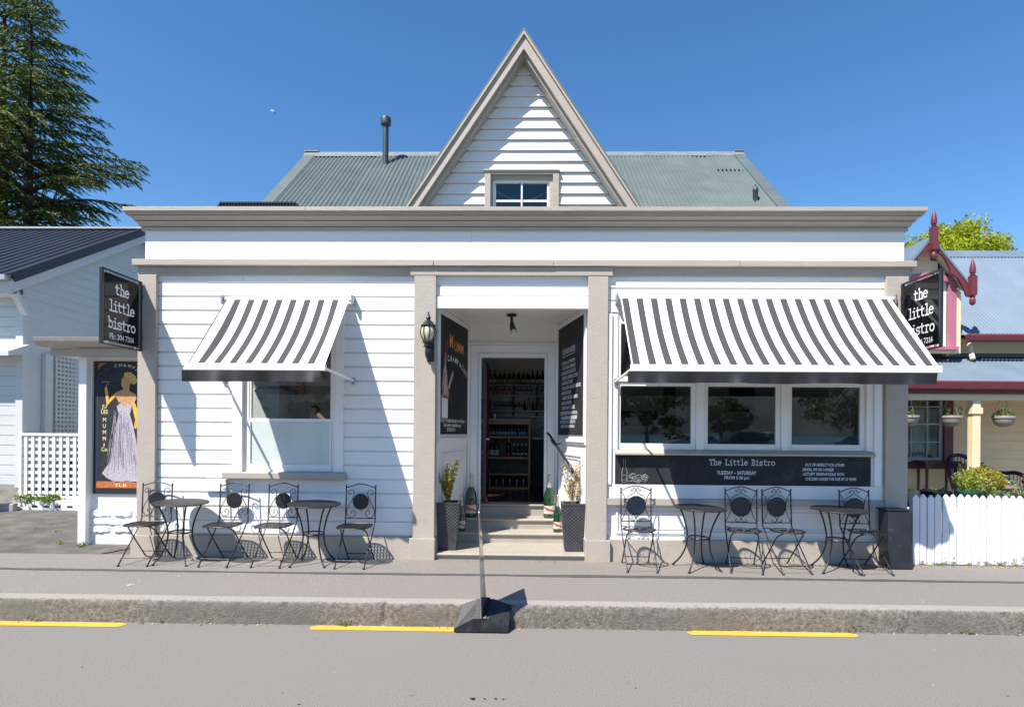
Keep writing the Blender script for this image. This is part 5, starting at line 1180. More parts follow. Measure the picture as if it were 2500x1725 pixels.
WHF = leafmat('white_petals', (.6,.6,.55), (.75,.75,.7)); YLF = leafmat('yellow_petals', (.6,.4,.02), (.75,.6,.05)); PKF = leafmat('magenta_petals', (.3,.02,.12), (.5,.08,.3))
flowers('flower_garland', 7.95, 3.25, 1.02, .22, .09, 12, 3, WHF, 'white artificial flowers draped over the wicker chair back', size=.05)
flowers('flower_garland', 8.35, 2.95, .78, .16, .08, 8, 4, WHF, 'white artificial flowers on the wicker chair seat', size=.05)
tb = thing('side_table', (7.6,3.7,.3), 'dark wooden side table under the cottage window', 'table'); DW = mat('dark_stained_wood', (.06,.03,.025), .4, var=.25, vs=4)
MB().box(7.27,7.95,3.5,3.85,1.06,1.095).build('tabletop', DW, tb, bevel=.005); MB().box(7.32,7.90,3.54,3.81,.98,1.059).build('apron', DW, tb)
for a, b in ((7.35,3.56),(7.87,3.56),(7.35,3.79),(7.87,3.79)): MB().tube([(a,b,.979),(a,b,.31)], [.028,.016], 8).build('leg', DW, tb, smooth=True)
sh = thing('plant_bench', (5.4,.5,0), 'low plank bench holding potted plants behind the picket fence', 'bench')
MB().box(4.75,6.6,.25,.75,.66,.69).build('plank', DW, sh)
for x in (4.8,6.5): MB().box(x,x+.05,.3,.7,-.05,.659).build('leg', DW, sh)
CRP = mat('cream_glazed_pot', (.6,.52,.33), .35); GRP = mat('green_plastic_pot', (.02,.12,.07), .4); BLP = mat('black_plastic_pot', (.02,.02,.022), .4)
bowl = [(0,0),(.07,0),(.10,.06),(.115,.12),(.12,.13),(.12,.15),(.11,.15),(0,.13)]
flowers('potted_flowers', 4.98, .42, .85, .06, .03, 7, 5, YLF, 'cream pot of yellow flowers behind the first pickets', 'plant pot', .03, pot=(bowl,.70,CRP), ln=60, lsz=.014)
flowers('potted_flowers', 5.33, .42, .86, .10, .05, 3, 6, PKF, 'wide black pot with a few dark red flowers behind the fence', 'plant pot', .03, pot=([(a*1.5,b) for a,b in bowl],.70,BLP), ln=60, lsz=.014)
LIME = leafmat('lime_shrub_leaves', (.12,.2,.02), (.42,.45,.06))
flowers('potted_shrub', 5.80, .48, 1.0, .17, .13, 4, 7, PKF, 'loose lime green shrub with pink flowers in a green pot behind the fence', 'shrub', .03, leaf=LIME, pot=([(a*1.2,b) for a,b in bowl],.70,GRP), ln=900, lsz=.013)
GLD = leafmat('golden_conifer_leaves', (.10,.13,.01), (.58,.50,.05))
bs = thing('golden_shrub', (6.5,1.1,0), 'dense golden green ball shaped shrub in front of the verandah post', 'shrub'); r_ = random.Random(14); f = MB()
for i in range(4200):
    d = Vector((r_.gauss(0,1),r_.gauss(0,1),r_.gauss(0,1))).normalized()
    k = 1+.10*sin(d.x*9+d.y*7)*sin(d.z*8+1); q = d*k*(.80+.22*r_.random()); leafquad(f, Vector((6.52+q.x*.245,1.15+q.y*.24,.93+q.z*.185)), r_.uniform(.007,.012), r_, 1.7)
f.build('foliage', GLD, bs); MB().tube([(6.52,1.15,-.02),(6.52,1.15,.85)], .03, 7).build('trunk', BARK, bs); 
SPK = leafmat('spiky_leaves', (.10,.16,.05), (.42,.45,.25))
def spiky(cx, cy, z, n, L, seed, label):
    th = thing('spiky_plant', (cx,cy,z), label, 'plant'); r = random.Random(seed); f = MB()
    for i in range(n):
        a = r.uniform(0,6.28); l = L*r.uniform(.5,1); e = r.uniform(.35,1.3); p = [Vector((cx,cy,z))+Vector((cos(a)*l*k/4*cos(e), sin(a)*l*k/4*cos(e), l*sin(e)*(k/4)-l*.25*(k/4)**2)) for k in range(5)]
        sd_ = Vector((-sin(a),cos(a),0)); 
        for k in range(4): w0, w1 = .008*(1-k/5), .008*(1-(k+1)/5); f.face([p[k]-sd_*w0,p[k]+sd_*w0,p[k+1]+sd_*w1,p[k+1]-sd_*w1])
    f.build('leaves', SPK, th); MB().tube([(cx,cy,-.02),(cx,cy,z)], .02, 5).build('stem', TWIG, th); return th
spiky(6.12,.75,.78,60,.34,3,'arching spiky grass plant between the two shrubs behind the fence')
spiky(6.55,.55,.76,90,.22,4,'grey green tufted plant below the golden shrub')
spiky(7.05,.6,.76,90,.2,5,'grey green tufted plant right of the golden shrub')
hg = MB(); r_ = random.Random(31)
for i in range(60): blob(hg, (r_.uniform(5.9,8.6), r_.uniform(.25,.9), r_.uniform(.55,.84)), .13,.1,.07, 34, .016, r_)
struct(hg.build('garden_ground_cover', FOLG), 'stuff', 'low green garden plants filling the bed behind the picket fence')
# ------------------------------------------------------------------ trees
NEED = leafmat('cedar_needles', (.012,.038,.008), (.16,.22,.03), trans=.15)
def conifer(name, tx, ty, H, seed, label, spans, zmin=3.0):
    th = thing('conifer_tree', (tx,ty,-.3), label, 'tree', None); r = random.Random(seed)
    tr = MB(); tr.tube([(tx,ty,-.3),(tx+.1,ty,H*.3),(tx-.05,ty,H*.6),(tx+.05,ty,H*.98)], [.38,.24,.15,.02], 10)
    fo = MB(); br_ = MB(); z = zmin
    def Lz(z):
        for (a, la), (b, lb) in zip(spans, spans[1:]):
            if a <= z <= b: return la+(lb-la)*(z-a)/(b-a)
        return .4
    while z < H:
        Lm = Lz(z); nb = 6 if Lm > 1.5 else 5; a00 = r.uniform(0, 6.28)
        for k in range(nb):
            a = a00+2*pi*k/nb+r.uniform(-.35,.35); L = Lm*r.uniform(.55,1.0)
            if k == 0: a = r.uniform(-.25,.2); L = Lm*r.uniform(.85,1.1)
            if k == 3: a = r.uniform(-1.9,-1.1); L = Lm*r.uniform(.6,.85)
            b0 = Vector((tx, ty, z+r.uniform(-.12,.12))); P = []; dr = r.uniform(.04,.16)
            for i in range(9):
                f = i/8; P.append(b0+Vector((cos(a)*L*f, sin(a)*L*f, L*(.12*sin(f*pi*.8)-dr*f*f+(.05*(f-.75)*4 if f > .75 else 0)))))
            br_.tube(P, [.065*(L/5)*(1-.88*i/8)+.008 for i in range(9)], 5, cap=False)
            n = int(L*11)
            for j in range(n):
                f = .12+.88*(j+r.random())/n; q = P[int(f*7.99)].lerp(P[int(f*7.99)+1], f*7.99-int(f*7.99)); side = 1 if j % 2 else -1
                ta = a+side*r.uniform(.5,1.15); tl = (1.0-.72*f)*r.uniform(.5,1.0)*min(1.0, L/3.2)+.20
                if j % 4 == 0: tl *= .7
                for m_ in range(int(tl*36)):
                    g = (m_+r.random())/(tl*36); c = q+Vector((cos(ta)*tl*g, sin(ta)*tl*g, -.42*tl*g*g-.02+r.uniform(-.02,.03)))
                    dl = Vector((cos(ta+r.gauss(0,.45)), sin(ta+r.gauss(0,.45)), -.45+r.gauss(0,.3))).normalized()*r.uniform(.10,.20); w = dl.orthogonal().normalized(); w = Matrix.Rotation(r.uniform(0,6.28),3,dl.normalized()) @ w
                    fo.face([c-dl*.3, c+w*.021, c+dl, c-w*.021])
        z += r.uniform(.48,.78) if Lm > 1.5 else .28
    tr.raw(br_.v, br_.f); tr.build('trunk', mat('dark_conifer_bark', (.035,.028,.022), .9, var=.4, vs=5, bump=.8, bs=12), th); fo.build('crown', NEED, th); return th
conifer('t', -19.4, 16, 19.0, 5, 'tall dark conifer with long drooping branches above the navy roof', [(2.5,3.0),(8.4,3.2),(9.6,3.1),(10.2,4.2),(10.9,5.1),(11.4,4.6),(12.2,4.1),(13.2,2.9),(14.6,2.6),(16.3,1.9),(18,1.0),(19,.3)], 6.0)
conifer('t', -22.2, 18, 22.5, 9, 'second tall conifer cut by the left edge of the photo', [(2.5,3),(9,3.4),(13,3.4),(18,2.6),(22.5,.7)], 6.0)
LIMET = leafmat('fresh_lime_leaves', (.16,.22,.006), (.50,.54,.02), trans=.4)
def broad(x, y, z0, H, rx, rz, seed, mt, label, clumps=60, per=110, ls=.09, group=None, tr_r=.22):
    th = thing('leafy_tree', (x,y,z0), label, 'tree', group); r = random.Random(seed); cz = z0+H-rz
    tr = MB(); tr.tube([(x,y,z0),(x+.1,y,z0+(cz-z0)*.5),(x,y,cz)], [tr_r,tr_r*.7,tr_r*.4], 8); fo = MB()
    for i in range(clumps):
        d = Vector((r.gauss(0,1),r.gauss(0,1),r.gauss(0,.8))).normalized(); k = r.uniform(.55,.98)*(1+.13*sin(d.x*5+seed)*cos(d.z*4)); c = Vector((x+d.x*rx*k, y+d.y*rx*k, cz+d.z*rz*k))
        if i % 3 == 0: tr.tube([(x,y,cz-rz*.6), Vector((x,y,cz)).lerp(c,.5), c], [tr_r*.3,tr_r*.16,.02], 4, cap=False)
        s_ = rx*r.uniform(.16,.28); blob(fo, c, s_, s_, s_*.7, per, ls, r)
    tr.build('trunk', BARK, th); fo.build('crown', mt, th); return th
broad(20.5, 22, -.3, 11.9, 3.0, 2.7, 3, LIMET, 'bright lime green tree behind the cottage dormer', 330, 260, .058)
DKT = leafmat('dark_bush_leaves', (.02,.035,.01), (.08,.09,.03))
broad(38, 34, -.3, 12.6, 3.2, 1.8, 6, DKT, 'dark olive tree top beyond the cottage ridge at the right edge', 70, 90, .12)
broad(29.5, 34, -.3, 12.3, 2.6, 1.6, 16, DKT, 'brownish tree top just showing above the cottage ridge', 50, 80, .12)
PRK = leafmat('park_tree_leaves', (.04,.06,.015), (.16,.18,.06))
gp_ = 'park trees across the road mirrored in the windows'
for i, (x, y, H, rx, rz) in enumerate([(11.2,-47,6.4,3.6,2.5),(17.6,-46,4.9,2.6,1.7),(29.5,-46,7.6,4.4,3.0),(4.0,-50,8,4,3.2),(-12,-36,7.5,4,3),(-22,-34,8,4,3)]):
    broad(x, y, -.3, H, rx, rz, 40+i, PRK, ['park tree reflected in the first light of the three-part window','rounded park tree reflected in the middle light of the three-part window','large park tree reflected in the rightmost window light','park tree across the road behind the sign','park tree across the road, left of the others','park tree furthest left across the road'][i], 46, 55, .16, gp_)
# ------------------------------------------------------------------ parked cars across the road (mirrored in the windows)
TYRE = mat('tyre_rubber', (.015,.015,.016), .7); RIM = mat('alloy', (.5,.5,.52), .25, .9); CGL = mat('car_glass', (.01,.012,.015), .05, spec=.8); HL_ = mat('headlamp_glass', (.6,.62,.62), .1)
def car(x, y, rz, col, label, suv=True):
    th = thing('parked_car', (0,0,0), label, 'car', 'cars parked across the road mirrored in the windows'); pm_ = mat('car_paint', col, .25, .3, var=.03, coat=.8)
    rf = 1.62 if suv else 1.42
    sec = [(-2.15,.35,.75,.75,.72,.60),(-2.1,.28,.95,.98,.82,.70),(-1.75,.25,1.0,rf-.12,.88,.62),(-1.3,.25,1.0,rf,.90,.64),(-.2,.25,.98,rf+.02,.90,.66),(.35,.25,.97,rf-.06,.90,.64),(1.05,.25,.96,1.0,.90,.78),(1.7,.25,.88,.9,.88,.74),(2.1,.3,.72,.74,.80,.66),(2.2,.35,.6,.6,.7,.6)]
    vs = []; 
    for (sx, zb, zw, zr, w, wr_) in sec: vs += [(sx,-w*.92,zb),(sx,-w,zb+.18),(sx,-w,zw-.06),(sx,-w*.97,zw),(sx,-wr_,zr-.02),(sx,-wr_*.8,zr),(sx,wr_*.8,zr),(sx,wr_,zr-.02),(sx,w*.97,zw),(sx,w,zw-.06),(sx,w,zb+.18),(sx,w*.92,zb)]
    n = 12; b = MB().raw(vs, [(i*n+j,(i+1)*n+j,(i+1)*n+(j+1)%n,i*n+(j+1)%n) for i in range(len(sec)-1) for j in range(n)]+[tuple(range(n)),tuple(range((len(sec)-1)*n,len(sec)*n))[::-1]])
    body = b.build('body', pm_, th, smooth=32)
    for s in (-1, 1):
        for (xa, xb) in ((-1.62,-.78),(-.70,.12),(.20,.80)):
            def gz(xx): 
                for A, Bc in zip(sec, sec[1:]):
                    if A[0] <= xx <= Bc[0]: f = (xx-A[0])/(Bc[0]-A[0]); return A[3]+(Bc[3]-A[3])*f, A[5]+(Bc[5]-A[5])*f
            (ta, wa), (tb_, wb) = gz(xa), gz(xb); zl = 1.02
            q = lambda xx, t_, w_, f: (xx, s*((.885-(.885-w_)*f)+.012), zl+(t_-.07-zl)*f)
            MB().face([q(xa,ta,wa,0),q(xb,tb_,wb,0),q(xb,tb_,wb,max(.05,1 if tb_ > 1.15 else .15)),q(xa,ta,wa,1)]).build('window', CGL, th)
    MB().face([(.42,-.60,rf-.08),(.42,.60,rf-.08),(1.03,.76,1.03),(1.03,-.76,1.03)]).raw([(.40,-.60,rf-.06),(.40,.60,rf-.06),(1.02,.76,1.05),(1.02,-.76,1.05)], [(0,1,2,3)]).build('windscreen', CGL, th)
    for s in (-1, 1):
        MB().lathe([(0,0),(.10,0),(.12,.03),(0,.04)], (2.08,s*.6,.66), 10, axis='x').build('headlight', HL_, th)
        for wx in (-1.38, 1.35):
            ty = MB().lathe([(.20,-.1),(.31,-.1),(.33,-.07),(.33,.07),(.31,.1),(.20,.1)], (wx,s*.80,.33), 20, axis='y').build('wheel', TYRE, th, smooth=True)
            MB().lathe([(0,-.105),(.2,-.105),(.2,.105),(0,.105)], (wx,s*.80,.33), 10, axis='y').build('rim', RIM, ty)
    th.location = (x,y,.10); th.rotation_euler = (0,0,rz); return th
for c in ((13.1,-40,2.9,(.35,.38,.42),'silver blue hatchback mirrored in the first light of the three-part window',False),(16.2,-38,3.0,(.03,.03,.035),'dark SUV mirrored at the left of the middle window light',True),(20.4,-43,2.8,(.6,.6,.6),'white wagon mirrored at the right of the middle window light',True),
          (25.5,-38,2.75,(.02,.022,.03),'dark hatchback mirrored in the rightmost window light',False),(27.8,-36,2.8,(.6,.6,.62),'white hatchback mirrored at the far right window light',False)): car(*c)
struct(MB().box(-60,60,-57,-22,-.3,.10).build('car_park', mat('car_park_gravel', (.13,.13,.11), .9, var=.3, vs=1.0)))
# moon: only its sunlit part is modelled, the phase is in the shape
mo = MB(); Dm = 900; c0 = at(665,275,Dm); rr0 = 7.6/1450*(Dm+7.25)
mpts = [(sin(R(a))*-1, cos(R(a))) for a in range(-60,121,12)]
L_ = Vector((.5,0,-.866))
def mrot(u, v): a = R(-38); return (u*cos(a)-v*sin(a), u*sin(a)+v*cos(a))
arc1 = [mrot(cos(R(a)), sin(R(a))) for a in range(0,181,12)]; arc2 = [mrot(cos(R(a)), .12*sin(R(a))) for a in range(180,-1,-12)]
n1 = len(arc1)
mo.grid(lambda a,b: (lambda q: (c0.x+q[0]*rr0, c0.y-rr0*.5*sqrt(max(0,1-q[0]**2-q[1]**2)), c0.z+q[1]*rr0))(mrot(cos(pi*a), sin(pi*a)*(.05+.95*b))), 24, 6)
tag(mo.build('moon', mat('pale_moon', (.22,.29,.40), 1, var=.15, vs=.4)), 'pale half moon in the blue sky left of the flue pipe', 'moon')

# ------------------------------------------------------------------ interior: bar
bcx0, bcx1, bY = -.73, .13, 3.62
bc = thing('bar_counter', (-.3,3.8,.51), 'wooden open shelf unit full of bottles seen through the bistro door', 'shelf unit')
MB().box(bcx0-.2,bcx1+.02,bY-.04,bY+.42,1.76,1.80).build('counter_top', mat('pale_counter', (.42,.33,.28), .3, var=.15, vs=5), bc, bevel=.004)
for z in (1.48,1.10,.80,.545): MB().box(bcx0-.2,bcx1-.035,bY,bY+.30,z-.035,z).build('shelf', WOOD, bc, bevel=.003)
MB().box(bcx1-.034,bcx1,bY-.005,bY+.36,.515,1.759).build('side_panel', WOOD, bc, bevel=.003); MB().box(bcx0-.2,bcx1-.035,bY+.30,bY+.33,.515,1.759).build('back_panel', mat('slate_back_panel', (.06,.065,.075), .5, var=.4, vs=6), bc)
MB().box(bcx0-.2,bcx1-.035,bY-.02,bY,1.70,1.759).build('fascia', WOOD, bc)
sh_ = thing('back_bar_shelf', (0,4.6,1.9), 'dark metal wall shelving with glasses and bottles behind the bar', 'shelf unit'); SHM = mat('dark_shelf_steel', (.28,.285,.3), .35, .5, var=.3, vs=6)
for z in (2.50,2.29,1.985,1.875): MB().box(-.78,.83,4.50,4.74,z-.025,z).build('shelf', SHM, sh_)
for x in (-.22,.24): MB().box(x,x+.04,4.52,4.56,1.876,2.474).build('upright', DARK, sh_)
MB().box(-.78,.83,4.741,4.748,1.8,2.475).build('back_panel', SHM, sh_)
WBG = mat('dark_wine_glass', (.008,.012,.008), .08, spec=.8)
def wine(h, r, cap, lab, zl0=.12, zl1=.36):
    th = thing('wine_bottle', (0,0,0), '', 'bottle')
    MB().lathe([(0,0),(r,.004),(r,h*.55),(r*.92,h*.62),(r*.45,h*.74),(r*.38,h*.8)], (0,0,0), 12).build('bottle_body', WBG, th, smooth=True)
    MB().lathe([(r*.40,h*.79),(r*.38,h*.97),(r*.36,h),(0,h)], (0,0,0), 10).build('cap', cap, th, smooth=True)
    MB().grid(lambda u,v: ((r+.001)*cos(pi*1.1+pi*.8*u), (r+.001)*sin(pi*1.1+pi*.8*u), h*(zl0+(zl1-zl0)*v)), 8, 1).build('label', lab, th, smooth=True)
    return th
C_red = mat('red_capsule', (.35,.02,.02), .4); C_yel = mat('straw_capsule', (.5,.45,.2), .4); C_blk = mat('black_capsule', (.01,.01,.01), .3); L_w = mat('white_wine_label', (.6,.6,.62), .6); L_y = mat('olive_wine_label', (.42,.40,.18), .6); L_b = mat('pale_blue_label', (.22,.42,.55), .6); L_bb = mat('bright_blue_label', (.05,.42,.65), .6)
def row(first, pts, label, group):
    for i, p in enumerate(pts):
        if i == 0: first.location = (wx(p[0], p[1]), p[1], p[2]); first['label'] = label; first['group'] = group
        else: dup(first, p, 0, label, group)
xs = [-.665+.094*i for i in range(15)]; ys = 4.60
row(wine(.30,.037,C_red,L_w), [(x,ys,2.501) for x in xs[:2]], 'dark wine bottle with red cap on the top bar shelf', 'wine bottles with red caps on the top bar shelf')
row(wine(.30,.038,C_yel,L_y), [(x,ys,2.501) for x in xs[2:9]], 'dark wine bottle with straw cap and olive label on the top bar shelf', 'wine bottles with straw caps on the top bar shelf')
row(wine(.30,.036,C_blk,L_w), [(x,ys,2.501) for x in xs[9:]], 'dark wine bottle with black cap and white label on the top bar shelf', 'wine bottles with black caps on the top bar shelf')
row(wine(.23,.026,C_blk,L_b), [(-.88+.056*i,bY+.10,1.481) for i in range(14)], 'small bottle with pale blue label on the upper counter shelf', 'bottles with pale blue labels in the counter')
row(wine(.23,.026,C_blk,L_bb), [(-.08+.054*i,bY+.10,1.481) for i in range(3)], 'small bottle with bright blue label at the right of the upper counter shelf', 'bottles with bright blue labels in the counter')
row(wine(.31,.04,C_red,L_w,.1,.4), [(-.74+.085*i,bY+.12,1.101) for i in range(4)], 'wine bottle with red cap and white label on the middle counter shelf', 'wine bottles on the middle counter shelf')
row(wine(.25,.028,FOIL,L_w,.14,.3), [(-.17+.075*i,bY+.10,1.101) for i in range(4)], 'small dark bottle with round pale label on the middle counter shelf', 'small sparkling bottles on the middle counter shelf')
w1 = wine(.34,.042,mat('pink_foil', (.5,.3,.38), .3, .4),LRED,.08,.2); w1.location = (-.27,bY+.12,1.101); w1['label'] = 'champagne bottle with pink foil alone on the middle counter shelf'
w1 = wine(.26,.035,C_blk,L_b); w1.location = (-.71,bY+.12,.801); w1['label'] = 'single clear topped bottle on the lower counter shelf'
CG = glassmat('drinking_glass', (.85,.88,.9), 3.5)
def gl_():
    th = thing('wine_glass', (0,0,0), '', 'glass'); MB().lathe([(.034,0),(.030,.004),(.004,.008),(.004,.075),(.022,.09),(.036,.12),(.037,.15),(.032,.185)], (0,0,0), 12).build('glass_body', CG, th, smooth=True); return th
row(gl_(), [(-.56+.05*i,4.58+.05*(i%2),1.986) for i in range(12)], 'stemmed wine glass on the third bar shelf', 'wine glasses on the bar shelves')
row(gl_(), [(-.14+.06*i,4.60,2.291) for i in range(6)]+[(.34+.06*i,4.60,2.291) for i in range(5)], 'stemmed glass on the second bar shelf', 'stemmed glasses on the second bar shelf')
def carafe():
    th = thing('glass_carafe', (0,0,0), '', 'carafe'); MB().lathe([(.0,.0),(.045,.0),(.05,.02),(.05,.13),(.035,.17),(.014,.20),(.014,.23),(.019,.235)], (0,0,0), 14).build('carafe_body', CG, th, smooth=True); MB().lathe([(.016,.22),(.016,.245),(0,.25)], (0,0,0), 8).build('stopper', METAL, th); return th
row(carafe(), [(-.74+.125*i,bY+.12,.546) for i in range(7)], 'clear glass carafe on the bottom counter shelf', 'glass carafes on the bottom counter shelf')
def canister():
    th = thing('gift_tin', (0,0,0), '', 'tin'); MB().lathe([(0,0),(.035,0),(.035,.17),(0,.17)], (0,0,0), 12).build('tin_body', mat('cream_tin', (.5,.46,.42), .5), th, smooth=True); MB().lathe([(.0355,.08),(.0355,.155)], (0,0,0), 12).build('label', LRED, th, smooth=True); return th
row(canister(), [(-.66+.095*i,4.60,2.291) for i in range(5)], 'red and cream tin on the left of the second bar shelf', 'red and cream tins on the second bar shelf')
sp_ = [(.02,(.02,.02,.02),.20,.03),(.10,(.45,.40,.25),.24,.038),(.19,(.03,.05,.03),.22,.03),(.31,(.5,.18,.04),.25,.037),(.40,(.03,.03,.03),.27,.03)]
for i, (x, col, h, r) in enumerate(sp_):
    th = thing('spirit_bottle', (x,4.58,1.986), ['squat black spirit bottle beside the wine glasses','gold tinted spirit bottle on the third bar shelf','dark green spirit bottle on the third bar shelf','orange labelled spirit bottle on the third bar shelf','tall black spirit bottle at the right of the third bar shelf'][i], 'bottle')
    MB().lathe([(0,0),(r,0),(r,h*.6),(r*.4,h*.72),(r*.35,h*.92)], (x,4.58,1.986), 12).build('bottle_body', mat('spirit_glass', col, .12, spec=.8), th, smooth=True); MB().lathe([(r*.42,h*.9),(r*.42,h),(0,h)], (x,4.58,1.986), 10).build('cap', C_blk, th)
cr = thing('till', (-.80,3.72,1.80), 'black till screen on the left of the bar counter', 'till'); MB().prism([(3.66,1.86),(3.70,2.16),(3.73,2.16),(3.76,1.86)], 'x', -.95, -.60).build('screen', BLACK, cr, bevel=.005); MB().box(-.92,-.64,3.62,3.84,1.801,1.859).build('base', BLACK, cr, bevel=.005)
jr = thing('metal_jar', (-.52,3.68,1.80), 'small metal jar on the bar counter beside the till', 'jar'); MB().lathe([(0,0),(.04,0),(.04,.09),(0,.09)], (-.52,3.68,1.801), 14).build('jar_body', METAL, jr, smooth=True); MB().lathe([(.043,.085),(.043,.10),(0,.105)], (-.52,3.68,1.801), 14).build('lid', BLACK, jr)
sk = thing('bar_sink', (.42,4.3,.51), 'dark sink cabinet with chrome tap right of the bar shelf unit', 'sink'); MB().box(.18,.8,4.1,4.5,.515,1.42).build('cabinet', DARK, sk); MB().box(.16,.82,4.08,4.5,1.421,1.45).build('worktop', SHM, sk)
MB().tube(bend([(.40,4.25,1.45),(.40,4.25,1.62),(.36,4.2,1.66),(.28,4.1,1.60)],4), .012, 8).build('tap', METAL, sk, smooth=True)
rb_ = thing('red_tassel', (-.53,1.45,.6), 'red tassel cord hanging at the left door jamb', 'tassel'); MB().tube([(-.545,1.42,2.5),(-.545,1.42,.62)], .004, 4).build('cord', LRED, rb_); MB().tube([(-.545,1.42,.62),(-.53,1.40,.52)], [.01,.035], 8).build('tassel', LRED, rb_)

# kitchen behind the left window
fr = thing('fridge', (-3.9,1.95,.51), 'tall white fridge behind the kitchen window', 'fridge'); FRM = mat('fridge_enamel', (.55,.57,.56), .35, var=.03)
MB().box(-4.2,-3.67,1.75,2.33,.52,2.19).build('cabinet', FRM, fr, bevel=.01); MB().box(-4.19,-3.68,1.69,1.749,.56,2.18).build('door', FRM, fr, bevel=.01); MB().box(-3.74,-3.71,1.66,1.69,1.2,1.6).build('handle', METAL, fr)
bx_ = thing('storage_box', (-3.95,2,2.2), 'clear grey storage box on top of the fridge', 'box'); MB().box(-4.15,-3.72,1.78,2.2,2.195,2.38).build('box_body', mat('grey_plastic', (.3,.33,.34), .3), bx_, bevel=.01); MB().box(-4.16,-3.71,1.77,2.21,2.381,2.40).build('lid', mat('grey_plastic_lid', (.4,.42,.43), .3), bx_)
bn = thing('kitchen_bench', (-3,.5,.51), 'steel kitchen bench inside the left window', 'bench'); MB().box(-3.5,-1.3,.9,1.5,1.42,1.46).build('benchtop', METAL, bn)
for x in (-3.45,-1.4): MB().box(x,x+.04,1.0,1.4,.52,1.419).build('leg', METAL, bn)
pr = thing('label_printer', (-3.2,1.2,1.46), 'grey counter machine on the kitchen bench in front of the man', 'machine'); MB().box(-3.42,-3.02,1.02,1.35,1.461,1.66).build('casing', mat('grey_machine', (.3,.35,.4), .4), pr, bevel=.01); MB().box(-3.12,-3.04,1.015,1.019,1.50,1.62).build('display', BLACK, pr)
ks = thing('kitchen_wall_shelf', (-3,3.4,2.3), 'white wall shelf with jars at the back of the kitchen', 'shelf'); MB().box(-3.4,-1.5,3.2,3.5,2.42,2.45).build('shelf', KW, ks)
for i in range(6):
    j = MB().lathe([(0,0),(.07,0),(.07,.2),(.05,.22),(0,.22)], (-3.15+i*.25,3.32,2.451), 12).build('jar', [METAL, KW, mat('brown_jar', (.15,.08,.04), .3)][i%3], None, smooth=True); tag(j, ['metal','white','brown'][i%3]+' jar on the kitchen wall shelf', 'jar', 'jars on the kitchen wall shelf')
cp_ = thing('wall_cabinet', (-1.9,3.4,1.5), 'dark cabinet on the back kitchen wall right of the man', 'cabinet'); MB().box(-2.75,-2.1,3.3,3.5,1.7,2.35).build('cabinet_body', mat('dark_cabinet', (.08,.08,.09), .4), cp_); MB().box(-2.74,-2.43,3.28,3.3,1.71,2.34).build('door', mat('grey_cabinet_door', (.15,.15,.16), .4), cp_)
# man
def skin_mesh(name, nodes, edges, mt, parent, sub=2):
    me = bpy.data.meshes.new(name); b = bmesh.new(); L = b.verts.layers.skin.verify(); vs = {}
    for k, (p, r) in nodes.items():
        v = b.verts.new(p); v[L].radius = (r, r) if not isinstance(r, tuple) else r; vs[k] = v
    first = next(iter(nodes)); vs[first][L].use_root = True
    for a, c in edges: b.edges.new((vs[a], vs[c]))
    b.to_mesh(me); b.free(); me.materials.append(mt); o = bpy.data.objects.new(name, me); C.objects.link(o); o.parent = parent
    sk_ = o.modifiers.new('skin', 'SKIN'); sk_.use_smooth_shade = True; s2 = o.modifiers.new('sub', 'SUBSURF'); s2.levels = sub; s2.render_levels = sub; return o
mx, my, mz = -3.50, 2.05, .515
P_ = thing('person', (mx,my,mz), 'man in a black t-shirt standing in the kitchen behind the left window, hand on hip', 'person')
SKIN = mat('skin', (.45,.26,.18), .5, var=.06); TS = mat('black_cotton', (.02,.02,.023), .85, var=.3, vs=8); HAIR = mat('short_brown_hair', (.10,.05,.03), .8, var=.3, vs=40); TRS = mat('dark_trousers', (.03,.03,.04), .8)
Nn = {'pel':((0,0,.95),(.155,.11)),'wai':((0,0,1.12),(.14,.10)),'che':((0,.01,1.32),(.165,.11)),'nb':((0,.01,1.46),(.09,.075)),'neck':((0,0,1.54),(.06,.06)),'jaw':((0,-.02,1.61),(.068,.08)),'face':((0,-.015,1.69),(.078,.098)),'crown':((0,0,1.77),(.068,.085)),
 'nose':((0,-.125,1.67),(.013,.016)),'earL':((-.085,.0,1.68),(.012,.02)),'earR':((.085,.0,1.68),(.012,.02)),
 'hL':((-.09,0,.90),.09),'kL':((-.11,-.01,.50),.06),'aL':((-.11,.03,.09),.04),'fL':((-.12,-.13,.04),.035),'hR':((.09,0,.90),.09),'kR':((.11,-.01,.50),.06),'aR':((.11,.03,.09),.04),'fR':((.12,-.13,.04),.035),
 'sR':((.195,.0,1.43),.062),'eR':((.40,.06,1.17),.043),'wR':((.26,-.16,1.04),.028),'pR':((.20,-.19,1.02),(.038,.018)),
 'sL':((-.195,.0,1.43),.062),'eL':((-.28,-.10,1.16),.043),'wL':((-.10,-.28,1.06),.028),'pL':((-.03,-.30,1.05),(.038,.018))}
Ee = [('pel','wai'),('wai','che'),('che','nb'),('nb','neck'),('neck','jaw'),('jaw','face'),('face','crown'),('face','nose'),('face','earL'),('face','earR'),('pel','hL'),('hL','kL'),('kL','aL'),('aL','fL'),('pel','hR'),('hR','kR'),('kR','aR'),('aR','fR'),
 ('nb','sR'),('sR','eR'),('eR','wR'),('wR','pR'),('nb','sL'),('sL','eL'),('eL','wL'),('wL','pL')]
